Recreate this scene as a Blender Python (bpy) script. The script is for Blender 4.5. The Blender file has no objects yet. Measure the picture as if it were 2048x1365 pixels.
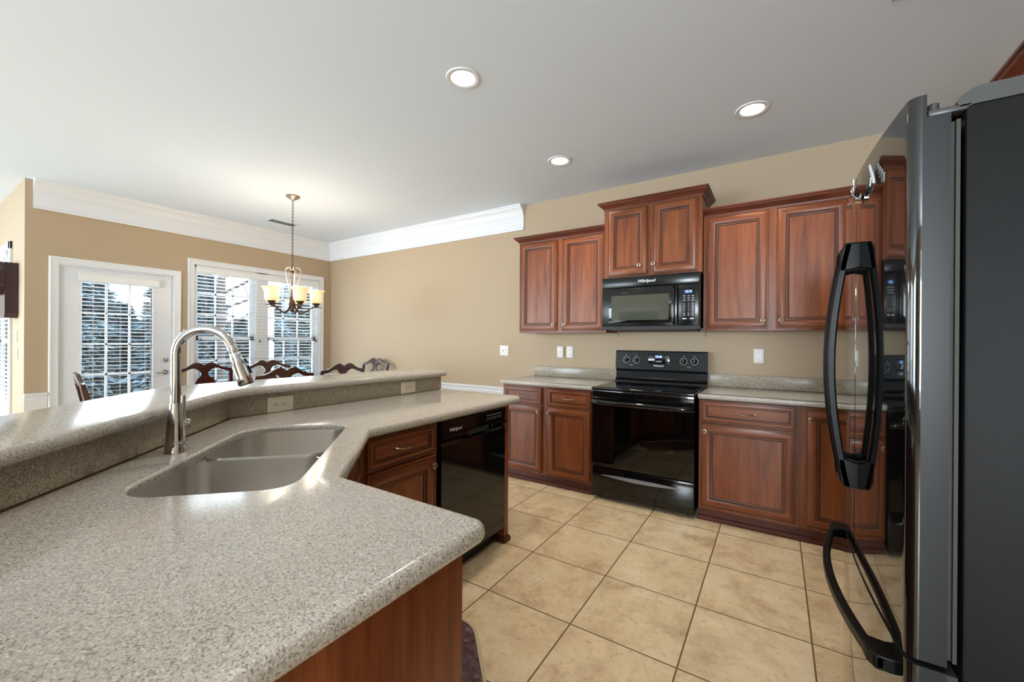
import bpy, bmesh, math, random
from mathutils import Vector, Matrix
from mathutils.geometry import tessellate_polygon
random.seed(7)
S = bpy.context.scene
C = S.collection
PI = math.pi
def R(d): return math.radians(d)

# ------------------------------------------------------------------ camera
FPX, YAW, PITCH, ROLL, CAMH = 819.45, .5729, -.0007, .0069, 1.284
cam = bpy.data.cameras.new('camera'); camo = bpy.data.objects.new('camera', cam); C.objects.link(camo)
cam.sensor_width = 36.0; cam.lens = 36.0 * FPX / 2048; cam.clip_start = .02; cam.clip_end = 300
fwd = Vector((-math.sin(YAW) * math.cos(PITCH), math.cos(YAW) * math.cos(PITCH), math.sin(PITCH)))
rt0 = Vector((math.cos(YAW), math.sin(YAW), 0)); up0 = rt0.cross(fwd)
rt = rt0 * math.cos(ROLL) + up0 * math.sin(ROLL)
up = up0 * math.cos(ROLL) - rt0 * math.sin(ROLL)
M = Matrix((rt, up, -fwd)).transposed().to_4x4(); M.translation = (0, 0, CAMH)
camo.matrix_world = M
S.camera = camo

# ------------------------------------------------------------------ exposure, world, lights
S.view_settings.view_transform = 'Standard'; S.view_settings.look = 'None'
S.view_settings.gamma = 1.0; S.view_settings.use_curve_mapping = False
S.view_settings.exposure = 0.46
try:
    S.cycles.max_bounces = 10; S.cycles.diffuse_bounces = 5; S.cycles.glossy_bounces = 5
    S.cycles.transparent_max_bounces = 12; S.cycles.sample_clamp_indirect = 6
    S.cycles.caustics_reflective = False; S.cycles.caustics_refractive = False
except Exception: pass
W = bpy.data.worlds.new('world'); S.world = W; W.use_nodes = True
wn = W.node_tree; wn.nodes.clear()
wo = wn.nodes.new('ShaderNodeOutputWorld'); wb = wn.nodes.new('ShaderNodeBackground')
wt = wn.nodes.new('ShaderNodeTexCoord'); ws = wn.nodes.new('ShaderNodeSeparateXYZ'); wr = wn.nodes.new('ShaderNodeValToRGB')
wn.links.new(wt.outputs['Generated'], ws.inputs[0]); wn.links.new(ws.outputs['Z'], wr.inputs[0])
wr.color_ramp.elements[0].position = 0.0; wr.color_ramp.elements[0].color = (.90, .95, 1, 1)
wr.color_ramp.elements[1].position = .7; wr.color_ramp.elements[1].color = (.52, .72, 1, 1)
wn.links.new(wr.outputs[0], wb.inputs[0]); wb.inputs[1].default_value = 3.6
wn.links.new(wb.outputs[0], wo.inputs[0])

def area(name, loc, rot, sx, sy, power, col=(1, 1, 1), spread=180):
    l = bpy.data.lights.new(name, 'AREA'); l.shape = 'RECTANGLE'; l.size = sx; l.size_y = sy
    l.energy = power; l.color = col; l.spread = R(spread)
    o = bpy.data.objects.new(name, l); o.location = loc; o.rotation_euler = rot; C.objects.link(o)
    return o
# fill lights added as daylight, at invented openings in unseen walls
area('south_fill_light', (-6.3, -5.25, 1.45), (R(94), 0, R(-12)), 3.6, 2.0, 225, (.72, .88, 1))
area('southeast_fill_light', (.55, -5.25, 1.45), (R(134), 0, 0), 1.0, 2.0, 300, (.80, .91, 1))
area('west_fill_light', (-9.25, -2.2, 1.45), (R(94), 0, R(-90)), 3.4, 2.0, 80, (.72, .88, 1))
# low sky light on the dining windows
area('dining_window_light', (-6.35, 2.87, 1.4), (R(90), 0, R(-90)), 2.0, 2.1, 85, (.90, .96, 1))
area('side_window_light', (-7.14, 1.15, 1.3), (R(-90), 0, 0), 1.1, 1.9, 22, (.90, .96, 1))
area('door_window_light', (-6.35, 1.4, 1.15), (R(90), 0, R(-90)), .9, 2.0, 36, (.93, .97, 1))

# ------------------------------------------------------------------ materials
def newmat(name):
    m = bpy.data.materials.new(name); m.use_nodes = True
    nt = m.node_tree; b = nt.nodes['Principled BSDF']
    return m, nt, b
def srgb(r, g, b):
    f = lambda c: (c / 255 / 12.92) if c / 255 <= .04045 else ((c / 255 + .055) / 1.055) ** 2.4
    return (f(r), f(g), f(b), 1)
def plain(name, col, rough=.5, metal=0, spec=.5, coat=0, emit=None, estr=0, bump=None):
    m, nt, b = newmat(name)
    b.inputs['Base Color'].default_value = srgb(*col); b.inputs['Roughness'].default_value = rough
    b.inputs['Metallic'].default_value = metal; b.inputs['Specular IOR Level'].default_value = spec
    b.inputs['Coat Weight'].default_value = coat; b.inputs['Coat Roughness'].default_value = .08
    if emit:
        b.inputs['Emission Color'].default_value = srgb(*emit); b.inputs['Emission Strength'].default_value = estr
    if bump:
        sc, st, di = bump
        tc = nt.nodes.new('ShaderNodeTexCoord'); n = nt.nodes.new('ShaderNodeTexNoise'); n.inputs['Scale'].default_value = sc
        n.inputs['Detail'].default_value = 3
        bp = nt.nodes.new('ShaderNodeBump'); bp.inputs['Strength'].default_value = st; bp.inputs['Distance'].default_value = di
        nt.links.new(tc.outputs['Object'], n.inputs['Vector']); nt.links.new(n.outputs['Fac'], bp.inputs['Height'])
        nt.links.new(bp.outputs[0], b.inputs['Normal'])
    return m
def ramp(nt, stops, interp='LINEAR'):
    r = nt.nodes.new('ShaderNodeValToRGB'); cr = r.color_ramp; cr.interpolation = interp
    while len(cr.elements) > 1: cr.elements.remove(cr.elements[-1])
    cr.elements[0].position = stops[0][0]; cr.elements[0].color = srgb(*stops[0][1])
    for p, c in stops[1:]:
        e = cr.elements.new(p); e.color = srgb(*c)
    return r
def wood(name, axis, c0, c1, c2, rough=.32):
    m, nt, b = newmat(name); L = nt.links
    tc = nt.nodes.new('ShaderNodeTexCoord'); oi = nt.nodes.new('ShaderNodeObjectInfo')
    mul = nt.nodes.new('ShaderNodeMath'); mul.operation = 'MULTIPLY'; mul.inputs[1].default_value = 37.0
    L.new(oi.outputs['Random'], mul.inputs[0])
    add = nt.nodes.new('ShaderNodeVectorMath'); add.operation = 'ADD'
    L.new(tc.outputs['Object'], add.inputs[0]); L.new(mul.outputs[0], add.inputs[1])
    mp = nt.nodes.new('ShaderNodeMapping'); L.new(add.outputs[0], mp.inputs['Vector'])
    lo, hi = 1.6, 17.0
    mp.inputs['Scale'].default_value = (lo if axis == 'X' else hi, hi, lo if axis == 'Z' else hi)
    n1 = nt.nodes.new('ShaderNodeTexNoise'); n1.inputs['Scale'].default_value = 1.0; n1.inputs['Detail'].default_value = 5; n1.inputs['Roughness'].default_value = .6; n1.inputs['Distortion'].default_value = .7
    L.new(mp.outputs[0], n1.inputs['Vector'])
    mp2 = nt.nodes.new('ShaderNodeMapping'); L.new(add.outputs[0], mp2.inputs['Vector'])
    mp2.inputs['Scale'].default_value = (4 if axis == 'X' else 160, 160, 4 if axis == 'Z' else 160)
    n2 = nt.nodes.new('ShaderNodeTexNoise'); n2.inputs['Scale'].default_value = 1; n2.inputs['Detail'].default_value = 2
    L.new(mp2.outputs[0], n2.inputs['Vector'])
    mx = nt.nodes.new('ShaderNodeMath'); mx.operation = 'MULTIPLY_ADD'; mx.inputs[1].default_value = .28
    L.new(n2.outputs['Fac'], mx.inputs[0])
    m2 = nt.nodes.new('ShaderNodeMath'); m2.operation = 'MULTIPLY'; m2.inputs[1].default_value = .78
    L.new(n1.outputs['Fac'], m2.inputs[0]); L.new(m2.outputs[0], mx.inputs[2])
    r = ramp(nt, [(.3, c0), (.5, c1), (.72, c2)]); L.new(mx.outputs[0], r.inputs[0])
    L.new(r.outputs[0], b.inputs['Base Color'])
    b.inputs['Roughness'].default_value = rough; b.inputs['Specular IOR Level'].default_value = .35
    return m
def stone(name, dark, mid, light, rough=.22, contrast=1.0, scale=420):
    m, nt, b = newmat(name); L = nt.links
    tc = nt.nodes.new('ShaderNodeTexCoord')
    v = nt.nodes.new('ShaderNodeTexVoronoi'); v.inputs['Scale'].default_value = scale; L.new(tc.outputs['Object'], v.inputs['Vector'])
    sp = nt.nodes.new('ShaderNodeSeparateColor'); L.new(v.outputs['Color'], sp.inputs[0])
    n = nt.nodes.new('ShaderNodeTexNoise'); n.inputs['Scale'].default_value = scale * .45; n.inputs['Detail'].default_value = 2; L.new(tc.outputs['Object'], n.inputs['Vector'])
    ad = nt.nodes.new('ShaderNodeMath'); ad.operation = 'MULTIPLY_ADD'; ad.inputs[1].default_value = .55
    s2 = nt.nodes.new('ShaderNodeMath'); s2.operation = 'MULTIPLY'; s2.inputs[1].default_value = .45
    L.new(n.outputs['Fac'], s2.inputs[0]); L.new(sp.outputs[0], ad.inputs[0]); L.new(s2.outputs[0], ad.inputs[2])
    r = ramp(nt, [(.22, dark), (.42, mid), (.6, mid), (.82, light)]); L.new(ad.outputs[0], r.inputs[0])
    L.new(r.outputs[0], b.inputs['Base Color']); b.inputs['Roughness'].default_value = rough
    return m
MT = {}
MT['wall'] = plain('wall_paint', (181, 161, 135), .75, bump=(220, .08, .001))
MT['ceiling'] = plain('ceiling_paint', (224, 233, 245), .85)
MT['white'] = plain('white_trim_paint', (230, 232, 236), .35)
MT['whitewall'] = plain('white_wainscot_paint', (226, 225, 222), .45)
MT['plate'] = plain('outlet_white_plastic', (232, 230, 224), .3)
MT['ivory'] = plain('outlet_ivory_plastic', (214, 205, 186), .35)
MT['slot'] = plain('outlet_slot_dark', (50, 45, 40), .6)
WC = ((80, 37, 17), (118, 63, 34), (144, 84, 47))
MT['wv'] = wood('cherry_wood_vertical', 'Z', *WC)
MT['wh'] = wood('cherry_wood_horizontal', 'X', *WC)
MT['glaze'] = plain('dark_glaze', (52, 30, 22), .4)
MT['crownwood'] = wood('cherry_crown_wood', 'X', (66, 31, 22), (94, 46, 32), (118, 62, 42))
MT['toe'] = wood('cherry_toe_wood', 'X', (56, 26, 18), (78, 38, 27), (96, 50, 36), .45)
MT['counter'] = stone('speckled_solid_surface', (126, 119, 109), (178, 172, 164), (212, 208, 202), .16)
MT['splash'] = stone('speckled_backsplash', (96, 85, 68), (156, 145, 126), (204, 196, 178), .22)
MT['steel'] = plain('brushed_steel', (206, 203, 198), .33, 1)
MT['steelrim'] = plain('polished_steel_rim', (205, 203, 198), .18, 1)
MT['chrome'] = plain('chrome', (205, 205, 206), .07, 1)
MT['bronze'] = plain('antique_bronze', (96, 76, 60), .33, 1)
MT['pewter'] = plain('antique_pewter', (176, 160, 142), .3, 1)
MT['black'] = plain('gloss_black_enamel', (9, 9, 10), .07, 0, .5)
MT['blackglass'] = plain('black_glass', (5, 5, 6), .03, 0, .6)
MT['blacksat'] = plain('satin_black', (13, 14, 16), .3, 0, .25)
MT['handleblack'] = plain('handle_black', (7, 7, 8), .36, 0, .14)
MT['blackmat'] = plain('black_plastic', (14, 14, 14), .5)
MT['mwblack'] = plain('microwave_black', (22, 24, 24), .2, 0, .35)
MT['mwglass'] = plain('microwave_window_glass', (70, 74, 66), .06, 0, 1.0)
MT['fridgefront'] = plain('fridge_gloss_black', (7, 7, 8), .025, 0, .7, .5)
MT['fridgeside'] = plain('fridge_textured_side', (14, 15, 16), .5, 0, .22, bump=(520, .5, .0012))
MT['fridgeedge'] = plain('fridge_door_edge', (29, 32, 35), .4, 0, .3)
MT['fridgecap'] = plain('fridge_cap_grey', (66, 66, 66), .35)
MT['gasket'] = plain('grey_gasket', (52, 51, 48), .6)
MT['silver'] = plain('silver_print', (205, 208, 212), .35, .3)
MT['ovenin'] = plain('oven_interior', (200, 160, 122), .5)
MT['rack'] = plain('oven_rack_chrome', (190, 180, 165), .2, 1)
MT['arc'] = plain('drawer_grip_grey', (128, 130, 132), .3, .3)
MT['mahog'] = plain('mahogany_lacquer', (58, 20, 17), .18, 0, .5, .5)
MT['cushion'] = plain('seat_fabric_tan', (170, 150, 118), .9)
MT['iron'] = plain('oil_rubbed_bronze', (88, 68, 54), .38, .85)
MT['ironlight'] = plain('brushed_bronze_band', (150, 142, 132), .4, .7)
MT['clockwood'] = plain('dark_clock_wood', (58, 36, 38), .3)
MT['clockface'] = plain('clock_dial', (225, 222, 212), .4)
MT['blind'] = plain('white_blind_slat', (236, 238, 240), .45)
MT['duct'] = plain('vent_duct_grey', (150, 150, 148), .8)
MT['cord'] = plain('blind_cord', (225, 225, 225), .8)
MT['tassel'] = plain('dark_tassel', (50, 46, 44), .6)
MT['sensor'] = plain('white_sensor_plastic', (236, 236, 234), .4)
MT['sash'] = plain('vinyl_sash_white', (226, 230, 234), .35)
def glass_mat(name, tint=(255, 255, 255), ior=1.45):
    m, nt, b = newmat(name); L = nt.links
    tr = nt.nodes.new('ShaderNodeBsdfTransparent'); tr.inputs[0].default_value = srgb(*tint)
    gl = nt.nodes.new('ShaderNodeBsdfGlossy'); gl.inputs['Roughness'].default_value = .02
    fr = nt.nodes.new('ShaderNodeFresnel'); fr.inputs[0].default_value = ior
    mx = nt.nodes.new('ShaderNodeMixShader'); L.new(fr.outputs[0], mx.inputs[0]); L.new(tr.outputs[0], mx.inputs[1]); L.new(gl.outputs[0], mx.inputs[2])
    L.new(mx.outputs[0], nt.nodes['Material Output'].inputs[0])
    return m
MT['glass'] = glass_mat('window_glass', (246, 250, 252))
MT['ovenglass'] = glass_mat('oven_window_glass', (246, 238, 228), 1.6)
def shade_mat():
    m, nt, b = newmat('amber_glass_shade')
    b.inputs['Base Color'].default_value = srgb(246, 222, 176); b.inputs['Roughness'].default_value = .4
    b.inputs['Emission Color'].default_value = srgb(255, 226, 172); b.inputs['Emission Strength'].default_value = .38
    return m
MT['shade'] = shade_mat()
def emitm(name, col, s):
    m, nt, b = newmat(name); b.inputs['Base Color'].default_value = (0, 0, 0, 1)
    b.inputs['Emission Color'].default_value = srgb(*col); b.inputs['Emission Strength'].default_value = s
    return m
MT['bulb'] = emitm('lit_bulb', (255, 244, 220), 6)
MT['can'] = emitm('lit_downlight', (255, 252, 244), 7)
MT['led'] = emitm('blue_led_digits', (130, 175, 255), 3.2)
MT['ledbg'] = emitm('blue_led_back', (30, 45, 120), .5)
def floor_mat():
    m, nt, b = newmat('beige_ceramic_tile'); L = nt.links; N = nt.nodes.new
    def math_(op, a, bb=None):
        n = N('ShaderNodeMath'); n.operation = op
        for i, v in enumerate((a, bb)):
            if v is None: continue
            if isinstance(v, (int, float)): n.inputs[i].default_value = v
            else: L.new(v, n.inputs[i])
        return n.outputs[0]
    tc = N('ShaderNodeTexCoord'); sx = N('ShaderNodeSeparateXYZ'); L.new(tc.outputs['Object'], sx.inputs[0])
    T = .4572
    u = math_('DIVIDE', math_('SUBTRACT', sx.outputs[0], -1.6925), T); v = math_('DIVIDE', math_('SUBTRACT', sx.outputs[1], 2.166), T)
    def edge(q):
        f = math_('FRACT', math_('ADD', q, 200.0)); g = math_('SUBTRACT', 1.0, f); return math_('MINIMUM', f, g)
    d = math_('MINIMUM', edge(u), edge(v))
    gr = math_('LESS_THAN', d, .0072)
    fu = math_('FLOOR', u); fv = math_('FLOOR', v)
    cb = N('ShaderNodeCombineXYZ'); L.new(fu, cb.inputs[0]); L.new(fv, cb.inputs[1])
    wnz = N('ShaderNodeTexWhiteNoise'); wnz.noise_dimensions = '3D'; L.new(cb.outputs[0], wnz.inputs['Vector'])
    sc = N('ShaderNodeVectorMath'); sc.operation = 'SCALE'; sc.inputs['Scale'].default_value = 9; L.new(wnz.outputs['Color'], sc.inputs[0])
    ad = N('ShaderNodeVectorMath'); ad.operation = 'ADD'; L.new(tc.outputs['Object'], ad.inputs[0]); L.new(sc.outputs[0], ad.inputs[1])
    n1 = N('ShaderNodeTexNoise'); n1.inputs['Scale'].default_value = 6; n1.inputs['Detail'].default_value = 8; n1.inputs['Roughness'].default_value = .68; n1.inputs['Distortion'].default_value = .3
    L.new(ad.outputs[0], n1.inputs['Vector'])
    n2 = N('ShaderNodeTexNoise'); n2.inputs['Scale'].default_value = 38; n2.inputs['Detail'].default_value = 5; n2.inputs['Roughness'].default_value = .7; L.new(ad.outputs[0], n2.inputs['Vector'])
    r1 = ramp(nt, [(.30, (178, 150, 116)), (.42, (202, 178, 144)), (.52, (216, 194, 158)), (.62, (222, 202, 170)), (.75, (226, 210, 182))]); L.new(n1.outputs['Fac'], r1.inputs[0])
    r2 = ramp(nt, [(.3, (160, 138, 110)), (.44, (255, 255, 255))]); L.new(n2.outputs['Fac'], r2.inputs[0])
    mm = N('ShaderNodeMix'); mm.data_type = 'RGBA'; mm.blend_type = 'MULTIPLY'; mm.inputs[0].default_value = .5
    L.new(r1.outputs[0], mm.inputs[6]); L.new(r2.outputs[0], mm.inputs[7])
    mg = N('ShaderNodeMix'); mg.data_type = 'RGBA'; L.new(gr, mg.inputs[0]); L.new(mm.outputs[2], mg.inputs[6]); mg.inputs[7].default_value = srgb(100, 80, 54)
    L.new(mg.outputs[2], b.inputs['Base Color'])
    rr = math_('ADD', math_('MULTIPLY', gr, .4), .3); L.new(rr, b.inputs['Roughness'])
    bp = N('ShaderNodeBump'); bp.inputs['Strength'].default_value = .5; bp.inputs['Distance'].default_value = .002
    hh = math_('SUBTRACT', math_('MULTIPLY', n1.outputs['Fac'], .4), gr); L.new(hh, bp.inputs['Height']); L.new(bp.outputs[0], b.inputs['Normal'])
    return m
MT['floor'] = floor_mat()
def mat_mat():
    m, nt, b = newmat('fruit_print_mat'); L = nt.links
    tc = nt.nodes.new('ShaderNodeTexCoord'); v = nt.nodes.new('ShaderNodeTexVoronoi'); v.inputs['Scale'].default_value = 42
    L.new(tc.outputs['Object'], v.inputs['Vector'])
    sp = nt.nodes.new('ShaderNodeSeparateColor'); L.new(v.outputs['Color'], sp.inputs[0])
    r = ramp(nt, [(0, (70, 44, 58)), (.3, (112, 62, 66)), (.6, (128, 84, 82)), (.8, (98, 86, 92)), (1, (150, 120, 110))]); L.new(sp.outputs[0], r.inputs[0])
    r2 = ramp(nt, [(.0, (255, 240, 240)), (.6, (120, 100, 105))]); L.new(v.outputs['Distance'], r2.inputs[0])
    mm = nt.nodes.new('ShaderNodeMix'); mm.data_type = 'RGBA'; mm.blend_type = 'MULTIPLY'; mm.inputs[0].default_value = .8
    L.new(r.outputs[0], mm.inputs[6]); L.new(r2.outputs[0], mm.inputs[7]); L.new(mm.outputs[2], b.inputs['Base Color'])
    b.inputs['Roughness'].default_value = .6
    return m
MT['mat'] = mat_mat(); MT['matedge'] = plain('mat_lace_border', (186, 170, 138), .5)
def foliage_mat(name, a, bcol):
    m, nt, b = newmat(name); L = nt.links
    tc = nt.nodes.new('ShaderNodeTexCoord'); n = nt.nodes.new('ShaderNodeTexNoise'); n.inputs['Scale'].default_value = 2.5; n.inputs['Detail'].default_value = 4
    L.new(tc.outputs['Object'], n.inputs['Vector']); r = ramp(nt, [(.35, a), (.65, bcol)]); L.new(n.outputs['Fac'], r.inputs[0])
    L.new(r.outputs[0], b.inputs['Base Color']); b.inputs['Roughness'].default_value = .8
    return m
MT['needle'] = foliage_mat('spruce_needles', (104, 126, 132), (172, 192, 198))
MT['needle2'] = foliage_mat('cedar_leaves', (108, 128, 126), (176, 194, 190))
MT['bark'] = plain('grey_bark', (98, 90, 86), .9)
MT['lawn'] = foliage_mat('winter_lawn', (104, 104, 84), (136, 132, 108))
MT['siding'] = plain('pale_house_siding', (196, 200, 206), .8)
MT['roof'] = plain('grey_roof_shingle', (116, 118, 124), .9)
MT['deck'] = plain('grey_blue_deck', (96, 108, 134), .8)

# ------------------------------------------------------------------ mesh helpers
class MB:
    def __init__(s): s.v = []; s.f = []; s.m = []
    def add(s, vs, fs, mi=0):
        o = len(s.v); s.v += [tuple(v) for v in vs]
        for f in fs: s.f.append(tuple(i + o for i in f)); s.m.append(mi)
        return s
    def box(s, x0, x1, y0, y1, z0, z1, mi=0):
        return s.add([(x0, y0, z0), (x1, y0, z0), (x1, y1, z0), (x0, y1, z0), (x0, y0, z1), (x1, y0, z1), (x1, y1, z1), (x0, y1, z1)],
                     [(0, 3, 2, 1), (4, 5, 6, 7), (0, 1, 5, 4), (1, 2, 6, 5), (2, 3, 7, 6), (3, 0, 4, 7)], mi)
    def rbox(s, x0, x1, y0, y1, z0, z1, b=.004, seg=2, mi=0):
        bm = bmesh.new(); bmesh.ops.create_cube(bm, size=1)
        for v in bm.verts: v.co = Vector(((x0 + x1) / 2 + v.co.x * (x1 - x0), (y0 + y1) / 2 + v.co.y * (y1 - y0), (z0 + z1) / 2 + v.co.z * (z1 - z0)))
        bmesh.ops.bevel(bm, geom=bm.edges[:], offset=min(b, .49 * min(x1 - x0, y1 - y0, z1 - z0)), segments=seg, profile=.5, affect='EDGES')
        bm.verts.index_update(); s.add([v.co[:] for v in bm.verts], [[v.index for v in f.verts] for f in bm.faces], mi); bm.free(); return s
    def tube(s, path, rad, n=10, closed=False, caps=True, mi=0, flat=None):
        P = [Vector(p) for p in path]; k = len(P)
        rs = rad if isinstance(rad, (list, tuple)) else [rad] * k
        rings = []; prev = None
        for i in range(k):
            if closed: t = P[(i + 1) % k] - P[i - 1]
            else: t = P[min(i + 1, k - 1)] - P[max(i - 1, 0)]
            t.normalize()
            if prev is None:
                a = Vector((0, 0, 1)) if abs(t.z) < .9 else Vector((1, 0, 0))
                u = (a - t * a.dot(t)).normalized()
            else: u = (prev - t * prev.dot(t)).normalized()
            prev = u; w = t.cross(u)
            fx = flat if flat else 1.0
            rings.append([P[i] + (u * math.cos(2 * PI * j / n) * fx + w * math.sin(2 * PI * j / n)) * rs[i] for j in range(n)])
        vs = [v for r in rings for v in r]; fs = []
        for i in range(k if closed else k - 1):
            a = i * n; b = ((i + 1) % k) * n
            for j in range(n): fs.append((a + j, a + (j + 1) % n, b + (j + 1) % n, b + j))
        if caps and not closed: fs.append(tuple(range(n))[::-1]); fs.append(tuple((k - 1) * n + j for j in range(n)))
        return s.add(vs, fs, mi)
    def lathe(s, prof, c=(0, 0, 0), n=32, axis='Z', mi=0, cap=True):
        vs = []; fs = []; k = len(prof)
        for r, h in prof:
            for j in range(n):
                a = 2 * PI * j / n; x, y = r * math.cos(a), r * math.sin(a)
                p = (x, y, h) if axis == 'Z' else ((x, h, y) if axis == 'Y' else (h, x, y))
                vs.append((p[0] + c[0], p[1] + c[1], p[2] + c[2]))
        for i in range(k - 1):
            for j in range(n): fs.append((i * n + j, i * n + (j + 1) % n, (i + 1) * n + (j + 1) % n, (i + 1) * n + j))
        if cap: fs.append(tuple(range(n))); fs.append(tuple((k - 1) * n + j for j in range(n))[::-1])
        return s.add(vs, fs, mi)
    def prism(s, poly, d0, d1, plane='XZ', mi=0):
        def P(a, b, d): return (a, d, b) if plane == 'XZ' else ((d, a, b) if plane == 'YZ' else (a, b, d))
        n = len(poly); vs = [P(a, b, d0) for a, b in poly] + [P(a, b, d1) for a, b in poly]
        tris = tessellate_polygon([[Vector((a, b, 0)) for a, b in poly]])
        fs = [tuple(t) for t in tris] + [tuple(i + n for i in t)[::-1] for t in tris]
        fs += [(i, (i + 1) % n, (i + 1) % n + n, i + n) for i in range(n)]
        return s.add(vs, fs, mi)
    def sweep(s, prof, path, closedprof=True, mi=0, caps=True):
        """profile (out, z) carried along a plan path [(x, y, nx, ny)] where n is the outward direction (already mitre scaled)"""
        n = len(prof); vs = []
        for x, y, nx, ny in path: vs += [(x + nx * o, y + ny * o, z) for o, z in prof]
        fs = []
        for i in range(len(path) - 1):
            for j in range(n if closedprof else n - 1): fs.append((i * n + j, i * n + (j + 1) % n, (i + 1) * n + (j + 1) % n, (i + 1) * n + j))
        if caps:
            tr = tessellate_polygon([[Vector((a, b, 0)) for a, b in prof]])
            fs += [tuple(t) for t in tr]; fs += [tuple(i + (len(path) - 1) * n for i in t)[::-1] for t in tr]
        return s.add(vs, fs, mi)
    def move(s, M4):
        s.v = [tuple(M4 @ Vector(v)) for v in s.v]; return s
    def build(s, name, mats, parent=None, smooth=32, loc=None):
        me = bpy.data.meshes.new(name); me.from_pydata(s.v, [], s.f)
        if not isinstance(mats, (list, tuple)): mats = [mats]
        for m in mats: me.materials.append(MT[m] if isinstance(m, str) else m)
        for p, mi in zip(me.polygons, s.m): p.material_index = mi
        bm = bmesh.new(); bm.from_mesh(me); bmesh.ops.remove_doubles(bm, verts=bm.verts, dist=1e-6)
        bmesh.ops.recalc_face_normals(bm, faces=bm.faces); bm.to_mesh(me); bm.free()
        if smooth:
            for p in me.polygons: p.use_smooth = True
            me.set_sharp_from_angle(angle=R(smooth))
        o = bpy.data.objects.new(name, me); C.objects.link(o)
        if parent: o.parent = parent
        if loc: o.location = loc
        return o
def thing(name, label, cat, loc=(0, 0, 0), rz=0, group=None):
    o = bpy.data.objects.new(name, None); C.objects.link(o); o.location = loc; o.rotation_euler = (0, 0, rz)
    o.empty_display_size = .1
    o['label'] = label; o['category'] = cat
    if group: o['group'] = group
    return o
def tag(o, label, cat, group=None):
    o['label'] = label; o['category'] = cat
    if group: o['group'] = group
    return o
def struct(o): o['kind'] = 'structure'; return o
def copy_tree(o, parent=None):
    c = o.copy(); C.objects.link(c)
    if parent: c.parent = parent
    for ch in list(o.children): copy_tree(ch, c)
    return c
def text(s, size, loc, rot, mat, parent, name, shear=0, bold=0, align='CENTER'):
    cu = bpy.data.curves.new(name, 'FONT'); cu.body = s; cu.size = size; cu.align_x = align; cu.align_y = 'CENTER'
    cu.shear = shear; cu.offset = bold; cu.extrude = .0002; cu.resolution_u = 3
    tmp = bpy.data.objects.new(name + '_c', cu); C.objects.link(tmp)
    bpy.context.view_layer.update()
    me = bpy.data.meshes.new_from_object(tmp.evaluated_get(bpy.context.evaluated_depsgraph_get()))
    bpy.data.objects.remove(tmp); me.materials.clear(); me.materials.append(MT[mat])
    o = bpy.data.objects.new(name, me); C.objects.link(o); o.location = loc; o.rotation_euler = rot
    if parent: o.parent = parent
    return o
def arcpts(cx, cy, r, a0, a1, n=8): return [(cx + r * math.cos(R(a0 + (a1 - a0) * i / n)), cy + r * math.sin(R(a0 + (a1 - a0) * i / n))) for i in range(n + 1)]
def rrect(x0, x1, y0, y1, r, n=6):
    rs = r if isinstance(r, (list, tuple)) else [r] * 4
    return (arcpts(x0 + rs[0], y0 + rs[0], rs[0], 180, 270, n) + arcpts(x1 - rs[1], y0 + rs[1], rs[1], 270, 360, n)
            + arcpts(x1 - rs[2], y1 - rs[2], rs[2], 0, 90, n) + arcpts(x0 + rs[3], y1 - rs[3], rs[3], 90, 180, n))
def area2(p): return sum(p[i][0] * p[(i + 1) % len(p)][1] - p[(i + 1) % len(p)][0] * p[i][1] for i in range(len(p))) / 2
def offset(poly, d):
    """inset a closed ccw polygon by d"""
    n = len(poly); out = []
    for i in range(n):
        a = Vector(poly[i - 1]); b = Vector(poly[i]); c = Vector(poly[(i + 1) % n])
        e1 = (b - a).normalized(); e2 = (c - b).normalized()
        n1 = Vector((-e1.y, e1.x)); n2 = Vector((-e2.y, e2.x)); k = 1 + n1.dot(n2)
        out.append(tuple(b + (n1 + n2) * (d / max(k, .2))))
    return out
def fillet(pts, radii, n=6):
    out = []; k = len(pts)
    for i in range(k):
        b = Vector(pts[i]); a = Vector(pts[i - 1]); c = Vector(pts[(i + 1) % k]); r = radii[i]
        if r <= 0: out.append(tuple(b)); continue
        u = (a - b).normalized(); w = (c - b).normalized(); ang = u.angle(w); t = r / math.tan(ang / 2)
        p0 = b + u * t; p1 = b + w * t; cen = b + (u + w).normalized() * (r / math.sin(ang / 2))
        a0 = math.atan2(p0.y - cen.y, p0.x - cen.x); a1 = math.atan2(p1.y - cen.y, p1.x - cen.x)
        da = (a1 - a0 + PI) % (2 * PI) - PI
        out += [(cen.x + r * math.cos(a0 + da * j / n), cen.y + r * math.sin(a0 + da * j / n)) for j in range(n + 1)]
    return out
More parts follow.
